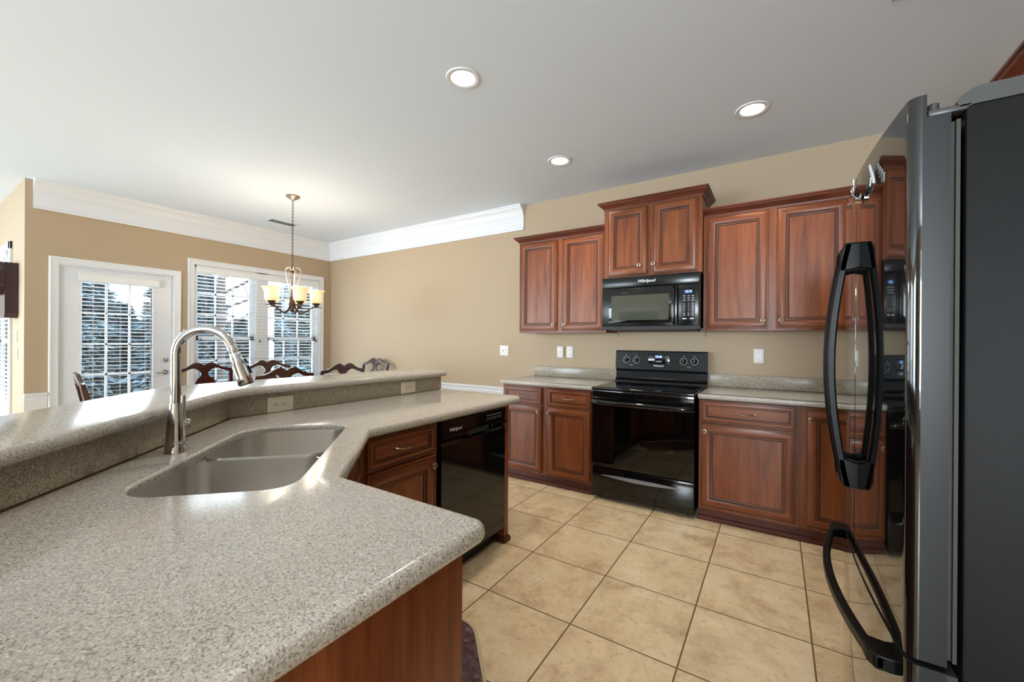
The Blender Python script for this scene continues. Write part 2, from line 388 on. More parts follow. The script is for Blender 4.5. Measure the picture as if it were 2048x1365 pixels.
def slab(mb, outer, z0, z1, r, hole=None, hr=.01, mi=0, square=()):
    """slab with bullnosed edges and an optional hole"""
    if area2(outer) < 0: outer = outer[::-1]
    k = 6; prof = []
    for i in range(k + 1):
        a = PI / 2 * i / k; prof.append((r * (1 - math.cos(a)), z1 - r + r * math.sin(a)))
    low = [(r * (1 - math.sin(PI / 2 * (i + 1) / k)) if False else r * (1 - math.cos(PI / 2 * i / k)), z0 + r - r * math.sin(PI / 2 * i / k)) for i in range(k, -1, -1)]
    rings = low + prof; n = len(outer); vs = []
    for o, z in rings: vs += [(x, y, z) for x, y in offset(outer, o)]
    fs = []
    for i in range(len(rings) - 1):
        for j in range(n): fs.append((i * n + j, i * n + (j + 1) % n, (i + 1) * n + (j + 1) % n, (i + 1) * n + j))
    mb.add(vs, fs, mi)
    top = offset(outer, prof[-1][0]); bot = offset(outer, low[0][0])
    if hole:
        if area2(hole) > 0: hole = hole[::-1]
        hs = []
        for i in range(k + 1):
            a = PI / 2 * i / k; hs.append((hr * (1 - math.cos(a)), z1 - hr + hr * math.sin(a)))
        # ring surfaces around the hole, from the top flat in and down
        hv = []; hrings = [(hr, z1)] + [(hr * (1 - math.sin(PI / 2 * i / k)), z1 - hr * (1 - math.cos(PI / 2 * i / k))) for i in range(1, k + 1)] + [(0, z0)]
        m = len(hole)
        for o, z in hrings: hv += [(x, y, z) for x, y in offset(hole, o)]
        hf = []
        for i in range(len(hrings) - 1):
            for j in range(m): hf.append((i * m + j, i * m + (j + 1) % m, (i + 1) * m + (j + 1) % m, (i + 1) * m + j))
        mb.add(hv, hf, mi)
        for z, ou, ho in ((z1, top, offset(hole, hr)), (z0, bot, hole)):
            L3 = [[Vector((x, y, 0)) for x, y in ou], [Vector((x, y, 0)) for x, y in ho]]
            mb.add([(x, y, z) for x, y in ou + ho], [tuple(t) for t in tessellate_polygon(L3)], mi)
    else:
        for z, ou in ((z1, top), (z0, bot)):
            mb.add([(x, y, z) for x, y in ou], [tuple(t) for t in tessellate_polygon([[Vector((x, y, 0)) for x, y in ou]])], mi)
    return mb

# ------------------------------------------------------------------ room shell
XW, YN, HC = -5.88, 3.85, 2.77         # window wall, cabinet wall, ceiling
YR = .742                              # return wall
def wall_grid(axis, c0, c1, a0, a1, z0, z1, holes, name, mat='wall'):
    """a wall slab lying across 'axis' between c0 and c1, spanning a0..a1, with rectangular openings"""
    A = sorted({a0, a1} | {h[0] for h in holes} | {h[1] for h in holes}); Z = sorted({z0, z1} | {h[2] for h in holes} | {h[3] for h in holes})
    mb = MB()
    for i in range(len(A) - 1):
        for j in range(len(Z) - 1):
            am, zm = (A[i] + A[i + 1]) / 2, (Z[j] + Z[j + 1]) / 2
            if any(h[0] < am < h[1] and h[2] < zm < h[3] for h in holes): continue
            if axis == 'X': mb.box(c0, c1, A[i], A[i + 1], Z[j], Z[j + 1])
            else: mb.box(A[i], A[i + 1], c0, c1, Z[j], Z[j + 1])
    return struct(mb.build(name, mat, smooth=0))
struct(MB().box(-9, 1.25, -5, YN + .12, -.1, 0).build('floor', 'floor', smooth=0))
cmb = MB().box(-9.12, 1.25, -5.12, YN + .12, HC, HC + .1)
struct(cmb.build('ceiling', 'ceiling', smooth=0))
DY0, DY1, DZ = .95, 1.875, 2.01        # door opening
WY0, WY1, WZ0, WZ1 = 2.055, 3.675, .42, 2.18
wall_grid('X', XW - .14, XW, YR + .001, YN, 0, HC, [(DY0, DY1, 0, DZ), (WY0, WY1, WZ0, WZ1)], 'wall_west')
wall_grid('Y', YN, YN + .12, XW - .14, 1.25, 0, HC, [], 'wall_north')
wall_grid('Y', YR, YR + .14, -9, XW - .141, 0, HC, [(-7.7, -6.58, .3, 2.18)], 'wall_northwest')
struct(MB().box(XW - .141, XW, YR, YR + .001, 0, HC).build('wall_corner', 'wall', smooth=0))
wall_grid('X', -9.12, -9, -5, YR + .14, 0, HC, [(-3.9, -.5, .45, 2.45)], 'wall_farwest')  # opening added in this unseen wall for the west fill light
wall_grid('Y', -5.12, -5, -9.12, 1.25, 0, HC, [(-8.1, -4.5, .45, 2.45), (-3.9, -2.7, 0, 2.15), (0.05, 1.05, .45, 2.45)], 'wall_south')  # both raised openings are added, to let the southern fill lights in
cs = MB()
for q in ((-4.0, -3.9, 0, 2.25), (-2.7, -2.6, 0, 2.25), (-4.0, -2.6, 2.15, 2.25)): cs.rbox(q[0], q[1], -5.0, -4.978, q[2], q[3], .004)
struct(cs.build('door_2', 'white'))
struct(MB().box(-4.4, -2.2, -7.0, -6.9, 0, HC).box(-4.4, -4.3, -6.9, -5.12, 0, HC).box(-2.3, -2.2, -6.9, -5.12, 0, HC).build('wall_hall', 'wall', smooth=0))
struct(MB().box(-4.4, -2.2, -7.0, -5.12, HC, HC + .1).build('trim_5', 'ceiling', smooth=0))
struct(MB().box(-4.4, -2.2, -7.0, -5.0, -.1, 0).build('trim_6', 'floor', smooth=0))
wall_grid('X', 1.13, 1.25, -5, YN, 0, HC, [], 'wall_east')

# crown moulding (big board with crown on top) around the dining corner
cp = [(0, 2.503), (.018, 2.503), (.022, 2.512), (.022, 2.522), (.012, 2.531), (.012, 2.655), (.02, 2.660), (.022, 2.668), (.03, 2.678), (.036, 2.700), (.05, 2.722), (.072, 2.738), (.078, 2.752), (.088, 2.758), (.088, HC), (0, HC)]
mb = MB(); mb.sweep(cp, [(XW, YR + .05, 1, 0), (XW, YN, 1, -1), (-2.335, YN, 0, -1)])
struct(mb.build('trim_1', 'white', smooth=25))
# chair rail and white wainscot
rp = [(0, .665), (.008, .665), (.012, .69), (.02, .70), (.012, .712), (.024, .735), (.034, .742), (.034, .757), (0, .757)]
for i, path in enumerate(([(XW, YR, 1, 0), (XW, DY0 - .062, 1, 0)], [(XW, WY1 + .062, 1, 0), (XW, YN, 1, -1), (-2.19, YN, 0, -1)])):
    struct(MB().sweep(rp, path).build('trim_%d' % (i + 2), 'white', smooth=25))
struct(MB().box(XW, XW + .006, YR, DY0 - .062, 0, .665).box(XW, XW + .006, DY1 + .06, WY0 - .06, 0, .665).box(XW, XW + .006, WY1 + .06, YN, 0, .665).box(XW, -2.19, YN - .006, YN, 0, .665).build('trim_4', 'whitewall', smooth=0))
bp_ = [(0, 0), (.014, 0), (.014, .09), (.008, .115), (0, .12)]
struct(MB().sweep(bp_, [(XW + .006, WY1 + .07, 1, 0), (XW + .006, YN - .006, 1, -1), (-2.19, YN - .006, 0, -1)]).build('baseboard_north', 'white'))
struct(MB().sweep(bp_, [(XW + .006, DY1 + .07, 1, 0), (XW + .006, WY1 + .07, 1, 0)]).build('baseboard_west', 'white'))

def casing(x, y0, y1, z0, z1, w, bottom, name, parent=None, t=.02):
    """moulded casing on the window wall round an opening (facing +X)"""
    mb = MB(); prof = [(0, 0), (0, .012), (.006, .016), (.014, .014), (.03, .017), (.05, .02), (w - .012, .024), (w - .004, .022), (w, .016), (w, 0)]
    pts = [(y0, z0, -1, 0 if not bottom else -1), (y0, z1, -1, 1), (y1, z1, 1, 1), (y1, z0, 1, 0 if not bottom else -1)]
    n = len(prof); vs = []
    for y, z, ny, nz in pts: vs += [(x + o, y + ny * d, z + nz * d) for d, o in prof]
    fs = []
    for i in range(len(pts) if bottom else len(pts) - 1):
        k = (i + 1) % len(pts)
        for j in range(n - 1): fs.append((i * n + j, i * n + j + 1, k * n + j + 1, k * n + j))
    mb.add(vs, fs)
    return mb

def blind(prefix_parent, x, y0, y1, ztop, zbot, label, val=.075, name='window_blind', pitch=.043, w=.048, cords=3, axis='X'):
    t = thing(name, label, 'blind', (x, (y0 + y1) / 2, zbot)) if axis == 'X' else thing(name, label, 'blind', ((y0 + y1) / 2, x, zbot), R(-90))
    h = (y1 - y0) / 2; H = ztop - zbot
    # valance (moulded)
    pr = [(.0, H - val), (.012, H - val), (.016, H - val + .012), (.010, H - val + .02), (.012, H - .02), (.022, H - .010), (.024, H), (0, H)]
    MB().sweep([(o + w / 2 + .006, z) for o, z in pr], [(0, -h - .01, 1, 0), (0, h + .01, 1, 0)]).box(-w / 2, w / 2 + .006, -h, h, H - .035, H - .002).build('valance', 'blind', t)
    sl = MB(); z = H - val - .012; k = 0
    while z > .03:
        a = R(6 + random.uniform(-1.5, 1.5)); c, s_ = math.cos(a) * w / 2, math.sin(a) * w / 2
        sl.add([(-c, -h, z - s_), (c, -h, z + s_), (c, h, z + s_), (-c, h, z - s_), (-c, -h, z - s_ + .0028), (c, -h, z + s_ + .0028), (c, h, z + s_ + .0028), (-c, h, z - s_ + .0028)],
               [(0, 3, 2, 1), (4, 5, 6, 7), (0, 1, 5, 4), (1, 2, 6, 5), (2, 3, 7, 6), (3, 0, 4, 7)])
        z -= pitch
    sl.build('slats', 'blind', t, smooth=0)
    MB().rbox(-w / 2, w / 2, -h, h, .0, .018, .004).build('bottom_rail', 'blind', t)
    cd = MB()
    for i in range(cords):
        yy = -h + .1 + (2 * h - .2) * i / (cords - 1)
        for xx in (-w / 2 - .002, w / 2 + .002): cd.tube([(xx, yy, .01), (xx, yy, H - val)], .0011, 5)
    cd.build('ladder_cords', 'cord', t)
    return t

# ---- exterior door
d = struct(MB().box(XW - .14, XW, DY0, DY0 + .012, 0, DZ).box(XW - .14, XW, DY1 - .012, DY1, 0, DZ).box(XW - .14, XW, DY0, DY1, DZ - .012, DZ).build('door_1_jamb', 'white', smooth=0))
d.name = 'door_1'
casing(XW, DY0 + .01, DY1 - .01, 0, DZ - .005, .068, False, 'c').build('door_casing', 'white', d)
xd = XW - .035; GY0, GY1, GZ0, GZ1 = 1.125, 1.68, .26, 1.86
mb = MB(); y0, y1 = DY0 + .015, DY1 - .015
for a in ((y0, GY0, .01, DZ - .015), (GY1, y1, .01, DZ - .015), (GY0, GY1, .01, GZ0), (GY0, GY1, GZ1, DZ - .015)): mb.box(xd - .044, xd, a[0], a[1], a[2], a[3])
slabd = mb.build('door_slab', 'white', d, smooth=0)
mb = MB()
for (a, b_, c, e) in ((GY0 - .02, GY1 + .02, GZ0 - .02, GZ0), (GY0 - .02, GY1 + .02, GZ1, GZ1 + .02), (GY0 - .02, GY0, GZ0, GZ1), (GY1, GY1 + .02, GZ0, GZ1)): mb.rbox(xd - .05, xd + .008, a, b_, c, e, .003)
for i in (1, 2): yy = GY0 + (GY1 - GY0) * i / 3; mb.box(xd - .03, xd - .012, yy - .009, yy + .009, GZ0, GZ1)
for i in range(1, 5): zz = GZ0 + (GZ1 - GZ0) * i / 5; mb.box(xd - .03, xd - .012, GY0, GY1, zz - .009, zz + .009)
mb.build('muntin_grid', 'white', slabd, smooth=0)
MB().box(xd - .024, xd - .020, GY0, GY1, GZ0, GZ1).build('glass_pane', 'glass', slabd, smooth=0)
mb = MB().lathe([(.0, 0), (.028, .002), (.03, .008), (.024, .014), (.0, .016)], (xd, 1.80, .895), 24, 'X')
mb.tube([(xd + .012, 1.80, .895), (xd + .045, 1.80, .895), (xd + .052, 1.785, .896), (xd + .05, 1.74, .893), (xd + .05, 1.69, .888)], [.009, .009, .009, .008, .006], 10)
mb.build('door_lever', 'chrome', slabd)
MB().lathe([(.0, 0), (.027, .001), (.028, .010), (.018, .02), (.017, .03), (0, .031)], (xd, 1.802, 1.035), 24, 'X').rbox(xd + .03, xd + .04, 1.797, 1.807, 1.02, 1.05, .003).build('deadbolt', 'chrome', slabd)
blind(None, XW + .012, 1.098, 1.712, 1.945, .22, 'white slatted blind hanging over the glass of the patio door', .09, name='door_blind', w=.03, pitch=.0385)

# ---- dining window: two double-hung units behind one wide blind
w1 = struct(casing(XW, WY0 + .01, WY1 - .01, WZ0 + .01, WZ1 - .005, .068, True, 'c').build('window_1', 'white'))
fr = MB(); xg = XW - .085
for (a, b_, c, e) in ((WY0, WY0 + .03, WZ0, WZ1), (WY1 - .03, WY1, WZ0, WZ1), (WY0, WY1, WZ0, WZ0 + .03), (WY0, WY1, WZ1 - .03, WZ1), (2.765, 2.915, WZ0, WZ1)):
    fr.box(XW - .135, XW - .002, a, b_, c, e)
fr.build('window_frame', 'sash', w1, smooth=0)
for (a, b_) in ((WY0 + .03, 2.765), (2.915, WY1 - .03)):
    for (z0, z1, dx) in ((1.27, WZ1 - .03, -.02), (WZ0 + .03, 1.31, .012)):
        mb = MB(); x = xg + dx
        for q in ((a, a + .045, z0, z1), (b_ - .045, b_, z0, z1), (a, b_, z0, z0 + .045), (a, b_, z1 - .045, z1)): mb.box(x - .016, x + .016, *q)
        g0, g1, h0, h1 = a + .045, b_ - .045, z0 + .045, z1 - .045
        for i in (1, 2):
            yy = g0 + (g1 - g0) * i / 3; zz = h0 + (h1 - h0) * i / 3
            mb.box(x - .006, x + .006, yy - .009, yy + .009, h0, h1); mb.box(x - .006, x + .006, g0, g1, zz - .009, zz + .009)
        so = mb.build('sash', 'sash', w1, smooth=0)
        MB().box(x - .002, x + .002, g0, g1, h0, h1).build('glass_pane', 'glass', so, smooth=0)
b = blind(None, XW - .012, WY0 + .035, WY1 - .035, WZ1 - .02, WZ0 + .06, 'wide white slatted blind filling the dining room window', .085, name='window_blind', cords=6, w=.046)
for i, (yy, zz) in enumerate(((2.13, 1.285), (2.80, 1.275), (2.98, 1.28), (3.60, 1.275))):
    MB().tube([(.04, yy - (WY0 + WY1) / 2, zz - WZ0 - .06 + .5), (.04, yy - (WY0 + WY1) / 2, zz - WZ0 - .06)], .0009, 5).lathe([(.0, 0), (.007, -.004), (.009, -.03), (.0, -.034)], (.04, yy - (WY0 + WY1) / 2, zz - WZ0 - .06), 8, mi=1).build('pull_cord', ['cord', 'tassel'], b)

# ---- left window on the return wall
w2 = MB()
for q in ((-6.58, -6.50, .22, 2.26), (-7.78, -7.70, .22, 2.26), (-7.78, -6.50, 2.18, 2.26), (-7.78, -6.50, .22, .30)): w2.rbox(q[0], q[1], YR - .022, YR, q[2], q[3], .004)
w2 = struct(w2.build('window_2', 'white'))
mb = MB()
for q in ((-6.63, -6.58, .3, 2.18), (-7.7, -7.65, .3, 2.18), (-7.7, -6.58, .3, .35), (-7.7, -6.58, 2.13, 2.18), (-7.7, -6.58, 1.22, 1.27)): mb.box(q[0], q[1], YR + .05, YR + .09, q[2], q[3])
mb.build('sash', 'sash', w2, smooth=0)
MB().box(-7.66, -6.62, YR + .068, YR + .072, .34, 2.14).build('glass_pane', 'glass', w2, smooth=0)
blind(None, YR - .005, -7.68, -6.585, 2.17, .34, 'white slatted blind on the window at the left edge, past the clock', .08, name='side_window_blind', axis='Y')

# ------------------------------------------------------------------ wall plates
def outlet(name, loc, rz, label, kind='duplex', mat='plate', w=.071, h=.115, turn=False, group=None):
    t = thing(name, label, 'outlet' if kind == 'duplex' else 'switch', loc, rz, group)
    a, b_ = (h, w) if turn else (w, h)
    MB().rbox(-a / 2, a / 2, -.006, 0, -b_ / 2, b_ / 2, .0025).build('cover_plate', mat, t)
    if kind == 'duplex':
        for s_ in (-1, 1):
            cx, cz = (s_ * .021, 0) if turn else (0, s_ * .021)
            m_ = MB().prism([(cx + x, cz + z) for x, z in [(.0165 * math.cos(R(q)), .0145 * math.sin(R(q))) for q in range(0, 360, 15)]], -.0085, -.005)
            rc = m_.build('receptacle', mat, t)
            sl = MB()
            for dx, dz, ww, hh in ((-.0065, .003, .0022, .009), (.0065, .003, .0022, .007), (0, -.007, .005, .005)):
                if turn: dx, dz, ww, hh = dz, dx, hh, ww
                sl.box(cx + dx - ww / 2, cx + dx + ww / 2, -.0092, -.008, cz + dz - hh / 2, cz + dz + hh / 2)
            sl.build('slot', 'slot', rc, smooth=0)
        MB().lathe([(0, -.0062), (.003, -.0072), (0, -.0074)], (0, 0, 0), 10, 'Y').build('screw', 'silver', t)
    elif kind == 'toggle':
        MB().rbox(-.005, .005, -.018, -.004, .0, .012, .002).build('toggle', mat, t)
        MB().rbox(-.012, .012, -.0075, -.004, -.02, .02, .001).build('toggle_frame', mat, t)
    elif kind == 'phone':
        MB().box(-.004, .004, -.0075, -.005, -.006, .005).build('jack', 'slot', t, smooth=0)
        MB().box(-.0015, .0015, -.0072, -.005, .04, .043).build('screw', 'slot', t, smooth=0)
    return t
outlet('wall_outlet', (-1.777, YN, 1.172), 0, 'white duplex outlet above left counter, nearest the range')
tp = outlet('phone_jack_plate', (-1.878, YN - .012, 1.171), 0, 'thick white jack plate on the wall beside the duplex outlet', 'phone')
MB().rbox(-.034, .034, -.001, .012, -.055, .055, .002).build('plate_box', 'plate', tp)
tw = outlet('wall_switch', (-2.585, YN, 1.172), 0, 'square white double switch plate left of the cabinets', 'none', w=.115)
for x in (-.023, .023):
    MB().rbox(x - .005, x + .005, -.018, -.004, .0, .012, .002).build('toggle', 'plate', tw)
    for z in (-.03, .03): MB().lathe([(0, -.0062), (.003, -.0072), (0, -.0074)], (x, 0, z), 8, 'Y').build('screw', 'silver', tw)
MB().lathe([(.0, -.02), (.011, -.018), (.013, -.006), (.013, -.005)], (-.023, 0, 0), 14, 'Y').build('dimmer_knob', 'plate', tw)
outlet('wall_outlet', (-.118, YN, 1.174), 0, 'white duplex outlet right of the range')
outlet('wall_switch', (-6.243, YR, 1.292), 0, 'upper of two cream switches below the wall clock', 'toggle', 'ivory')
outlet('wall_switch', (-6.205, YR, 1.13), 0, 'lower of two cream switches below the wall clock', 'toggle', 'ivory')
t = thing('door_sensor', 'small white latch sensor on the wall between door and window', 'sensor', (XW, 1.962, 1.36), R(90))
MB().rbox(-.012, .012, -.012, 0, -.03, .03, .003).build('housing', 'sensor', t)
MB().box(-.002, .002, -.0135, -.011, -.008, .008).build('slot', 'slot', t, smooth=0)

# ------------------------------------------------------------------ cabinets
def panel_face(w, h, frame=.056, drawer=False):
    """a glazed raised frame with beaded inset, centre panel recessed; local x 0..w, z 0..h, front at -y"""
    f = frame
    rg = [(0, 0, 0), (0, -.016, 0), (.002, -.019, 0), (.0065, -.0195, 0), (.0075, -.0165, 2), (.0105, -.0165, 2), (.012, -.0195, 0), (.018, -.0215, 0), (f * .55, -.0235, 0), (f * .85, -.0225, 0), (f, -.0195, 0),
          (f + .0015, -.015, 2), (f + .0045, -.015, 2), (f + .006, -.0185, 0), (f + .0095, -.0185, 0), (f + .011, -.0145, 2), (f + .0135, -.0145, 2), (f + .015, -.0165, 0), (f + .018, -.0155, 0), (f + .0205, -.0105, 2), (f + .0225, -.0105, 2)]
    if drawer: rg = rg[:7] + [(f * .7, -.021, 0), (f, -.0195, 0)] + rg[11:16] + [(f + .0125, -.0115, 2)]
    mb = MB(); vs = []
    for i, y, m in rg: vs += [(i, y, i), (w - i, y, i), (w - i, y, h - i), (i, y, h - i)]
    mb.v = vs
    for k in range(1, len(rg)):
        for j in range(4):
            m = rg[k][2]
            mb.f.append(((k - 1) * 4 + j, (k - 1) * 4 + (j + 1) % 4, k * 4 + (j + 1) % 4, k * 4 + j))
            mb.m.append(2 if m == 2 else (1 if j in (0, 2) else 0))
    k = len(rg) - 1; mb.f.append((k * 4, k * 4 + 1, k * 4 + 2, k * 4 + 3)); mb.m.append(1 if drawer else 0)
    mb.f.append((0, 3, 2, 1)); mb.m.append(0)
    return mb
def knob_mesh():
    return MB().lathe([(.0, .0), (.0075, .0), (.0065, -.006), (.006, -.012), (.009, -.0155), (.0155, -.017), (.0175, -.020), (.016, -.024), (.0125, -.0255)], n=24, axis='Y', mi=0).lathe([(.0125, -.0255), (.011, -.0243), (.007, -.028), (.0, -.029)], n=20, axis='Y', mi=1, cap=False)
KN = knob_mesh()
def pull_mesh(L=.096):
    mb = MB(); pts = []; rs = []
    for i in range(15):
        u = i / 14; x = (u - .5) * L; y = -.004 - .026 * math.sin(PI * u) ** .6; z = -.004 * math.sin(PI * u)
        pts.append((x, y, z)); rs.append(.0042 if .1 < u < .9 else .0052)
    mb.tube(pts, rs, 8)
    for s_ in (-1, 1): mb.lathe([(.0085, 0), (.0085, -.003), (.006, -.007), (.0, -.008)], (s_ * L / 2, 0, 0), 14, 'Y')
    return mb
PL = pull_mesh()
KM = [None, None]
def add_knob(parent, x, y, z):
    if KM[0] is None:
        o = KN.build('knob', ['pewter', 'bronze'], parent); KM[0] = o.data
    else:
        o = bpy.data.objects.new('knob', KM[0]); C.objects.link(o); o.parent = parent
    o.location = (x, y, z); return o
def add_pull(parent, x, y, z):
    if KM[1] is None:
        o = PL.build('handle', 'pewter', parent); KM[1] = o.data
    else:
        o = bpy.data.objects.new('handle', KM[1]); C.objects.link(o); o.parent = parent
    o.location = (x, y, z); return o
def add_door(t, x0, x1, z0, z1, y, kx=None, kz=None, name='door', frame=.056):
    o = panel_face(x1 - x0, z1 - z0, frame).build(name, ['wv', 'wh', 'glaze'], t, smooth=40); o.location = (x0, y, z0)
    if kx is not None: add_knob(o, kx - x0, -.022, kz - z0)
    return o
def add_drawer(t, x0, x1, z0, z1, y, pull=True):
    o = panel_face(x1 - x0, z1 - z0, .03, True).build('drawer', ['wv', 'wh', 'glaze'], t, smooth=40); o.location = (x0, y, z0)
    if pull: add_pull(o, (x1 - x0) / 2, -.0105, (z1 - z0) / 2)
    return o
TOE = [(0, 0), (-.012, 0), (-.018, .012), (-.012, .02), (-.012, .03), (0, .036)]
def base_body(t, w, d, toe=True, h=.874, left=True, right=True):
    # carcass with front face frame; local x 0..w, y 0..d (front at y=0)
    MB().box(0, w, .001, d, .085, h).build('body', 'wv', t, smooth=0)
    MB().box(0, w, -.0, .001, .085, h).build('face_frame', 'wv', t, smooth=0)
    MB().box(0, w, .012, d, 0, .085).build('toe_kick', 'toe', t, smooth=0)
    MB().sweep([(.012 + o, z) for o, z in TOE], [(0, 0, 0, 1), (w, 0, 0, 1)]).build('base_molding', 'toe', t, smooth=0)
YF = 3.240   # base cabinet face
t = thing('base_cabinet', 'cherry base cabinet with two drawers and two doors left of the range', 'cabinet', (-2.182, YF, 0))
base_body(t, .905, YN - YF - .004)
X = lambda x: x + 2.182
add_drawer(t, X(-2.169), X(-1.759), .710, .862, 0); add_drawer(t, X(-1.706), X(-1.295), .710, .862, 0)
add_door(t, X(-2.169), X(-1.759), .10, .70, 0, X(-1.785), .648); add_door(t, X(-1.706), X(-1.295), .10, .70, 0, X(-1.68), .648)
t = thing('base_cabinet', 'cherry base cabinet with one wide drawer and door right of the range', 'cabinet', (-.468, YF, 0))
base_body(t, .602, YN - YF - .004)
X = lambda x: x + .468
add_drawer(t, X(-.453), X(.113), .712, .866, 0); add_door(t, X(-.453), X(.113), .105, .703, 0, X(-.426), .648)
t = thing('base_cabinet', 'cherry base cabinet with tall narrow door beside the refrigerator handles', 'cabinet', (.135, YF, 0))
base_body(t, .985, YN - YF - .004)
X = lambda x: x - .135
add_door(t, X(.160), X(.59), .105, .855, 0, X(.187), .795); add_door(t, X(.64), X(1.07), .105, .855, 0, X(1.04), .795)

CR = [(0, 0), (-.006, 0), (-.008, .012), (-.014, .02), (-.03, .034), (-.046, .046), (-.05, .056), (-.058, .06), (-.058, .072), (0, .072)]
def crown(t, w, zc, d, left=True, right=True, sc=1.0, l_len=None, r_len=None):
    pr = [(-o * sc, z * sc + zc) for o, z in CR]
    path = []
    if left: path += [(0, l_len if l_len is not None else d, -1, 0), (0, 0, -1, -1)]
    else: path += [(0, 0, 0, -1)]
    if right: path += [(w, 0, 1, -1), (w, r_len if r_len is not None else d, 1, 0)]
    else: path += [(w, 0, 0, -1)]
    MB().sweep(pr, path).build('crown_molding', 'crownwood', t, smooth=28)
YU = 3.53
def upper(label, x0, x1, z0, z1, yf, doors, crown_z, **kw):
    t = thing('wall_cabinet', label, 'cabinet', (x0, yf, z0)); w = x1 - x0; d = YN - yf - .003; h = z1 - z0
    MB().box(0, w, .001, d, 0, h).build('body', 'wv', t, smooth=0)
    MB().box(0, w, 0, .001, 0, h).build('face_frame', 'wv', t, smooth=0)
    for a, b_, c, e, kx, kz in doors: add_door(t, a - x0, b_ - x0, c - z0, e - z0, 0, kx - x0, kz - z0)
    crown(t, w, crown_z - z0, d, **kw)
    return t
upper('cherry wall cabinet with two doors left of the microwave', -2.190, -1.279, 1.363, 2.29, YU,
      [(-2.172, -1.762, 1.381, 2.253, -1.788, 1.440), (-1.706, -1.296, 1.381, 2.253, -1.673, 1.440)], 2.262, right=False, sc=.82)
upper('short raised cherry wall cabinet with two doors directly above the microwave', -1.274, -.488, 1.828, 2.46, 3.462,
      [(-1.240, -.904, 1.846, 2.415, -.962, 1.922), (-.858, -.522, 1.846, 2.415, -.847, 1.922)], 2.426, sc=.86)
upper('cherry wall cabinet with two doors right of the microwave, partly behind the refrigerator', -.484, .43, 1.372, 2.29, YU,
      [(-.460, -.052, 1.386, 2.256, -.082, 1.445), (-.003, .403, 1.386, 2.256, .029, 1.445)], 2.264, left=False, right=False, sc=.82)
# cabinet above the refrigerator, facing -X
t = thing('wall_cabinet', 'cherry cabinet with crown above the refrigerator at the right edge', 'cabinet', (.757, 2.62, 1.86), R(-90))
MB().box(0, 1.51, 0, .368, 0, .44).build('body', 'wv', t, smooth=0)
add_door(t, .02, .49, .02, .40, 0, .46, .06); add_door(t, .51, .98, .02, .40, 0, .94, .06); add_door(t, 1.02, 1.49, .02, .40, 0, 1.06, .06)
crown(t, 1.51, .385, .368, sc=1.0)

# ------------------------------------------------------------------ counters on the cabinet wall
def straight_counter(x0, x1, label, rl, rr, bs0, bs1):
    t = thing('countertop', label, 'countertop', (x0, YN, .874))
    w = x1 - x0; yfr = 3.208 - YN
    pts = fillet([(0, yfr), (w, yfr), (w, -.003), (0, -.003)], [rl, rr, 0, 0])
    slab(MB(), pts, 0, .040, .017).build('counter_slab', 'counter', t, smooth=40)
    MB().rbox(bs0 - x0, bs1 - x0, -.024, -.003, .040, .142, .003).build('backsplash', 'splash', t)
    return t
straight_counter(-2.215, -1.272, 'speckled beige countertop with short backsplash left of the range', .035, .003, -2.185, -1.272)
straight_counter(-.474, 1.125, 'speckled beige countertop with backsplash right of the range', .003, .003, -.474, 1.125)

# ------------------------------------------------------------------ range
t = thing('range', 'black freestanding electric range with oven and knobs, blue clock lit', 'range', (-1.267, 3.19, 0))
rw = .777
def rx(x): return x + 1.267
MB().box(.004, rw - .004, .03, .62, .028, .895).build('body', 'black', t, smooth=0)
for x in (.05, rw - .05):
    for y in (.07, .55): MB().lathe([(.012, 0), (.016, .004), (.014, .012), (.006, .014), (.006, .03)], (x, y, 0), 14).build('foot', 'blackmat', t)
# storage drawer
dr = MB().rbox(0, rw, 0, .03, .03, .262, .004).build('storage_drawer', 'black', t)
mb = MB(); n = 24; top = []; bot = []
for i in range(n + 1):
    u = i / n; x = .08 + (rw - .165) * u; e = math.sin(PI * u)
    top.append((x, .203 + .012 * e ** .55)); bot.append((x, .203 - .017 * e))
mb.prism(top + bot[::-1], -.010, .002); mb.build('grip', 'arc', dr)
# oven door
od = MB()
wx0, wx1, wz0, wz1 = rx(-1.104), rx(-.633), .448, .735
for q in ((0.0, wx0, .272, .822), (wx1, rw, .272, .822), (wx0, wx1, .272, wz0), (wx0, wx1, wz1, .822)): od.box(q[0], q[1], -.004, .03, q[2], q[3])
oven = od.build('oven_door', 'blackglass', t, smooth=0)
MB().box(wx0, wx1, -.0035, -.0015, wz0, wz1).build('oven_window', 'ovenglass', oven, smooth=0)
hb = MB(); pts = []
for i in range(21):
    u = i / 20; pts.append((.004 + (rw - .008) * u, -.008 - .04 * math.sin(PI * u) ** .35, .795))
hb.tube(pts, .0165, 12, flat=1.25); hb.build('oven_handle', 'black', oven)
cav = MB(); cx0, cx1, cz0, cz1, cy = wx0 - .03, wx1 + .03, wz0 - .06, wz1 + .03, .45
cav.add([(cx0, .031, cz0), (cx1, .031, cz0), (cx1, .031, cz1), (cx0, .031, cz1), (cx0, cy, cz0), (cx1, cy, cz0), (cx1, cy, cz1), (cx0, cy, cz1)], [(4, 5, 6, 7), (0, 1, 5, 4), (2, 3, 7, 6), (1, 2, 6, 5), (3, 0, 4, 7)])
MT_in = cav.build('oven_cavity', 'ovenin', t, smooth=0)
rk = MB()
for z in (.53, .64):
    for y in (.05, .44): rk.tube([(cx0 + .01, y, z), (cx1 - .01, y, z)], .003, 6)
    for i in range(16):
        x = cx0 + .02 + (cx1 - cx0 - .04) * i / 15; rk.tube([(x, .05, z), (x, .44, z)], .0016, 5)
rk.build('oven_rack', 'rack', t)
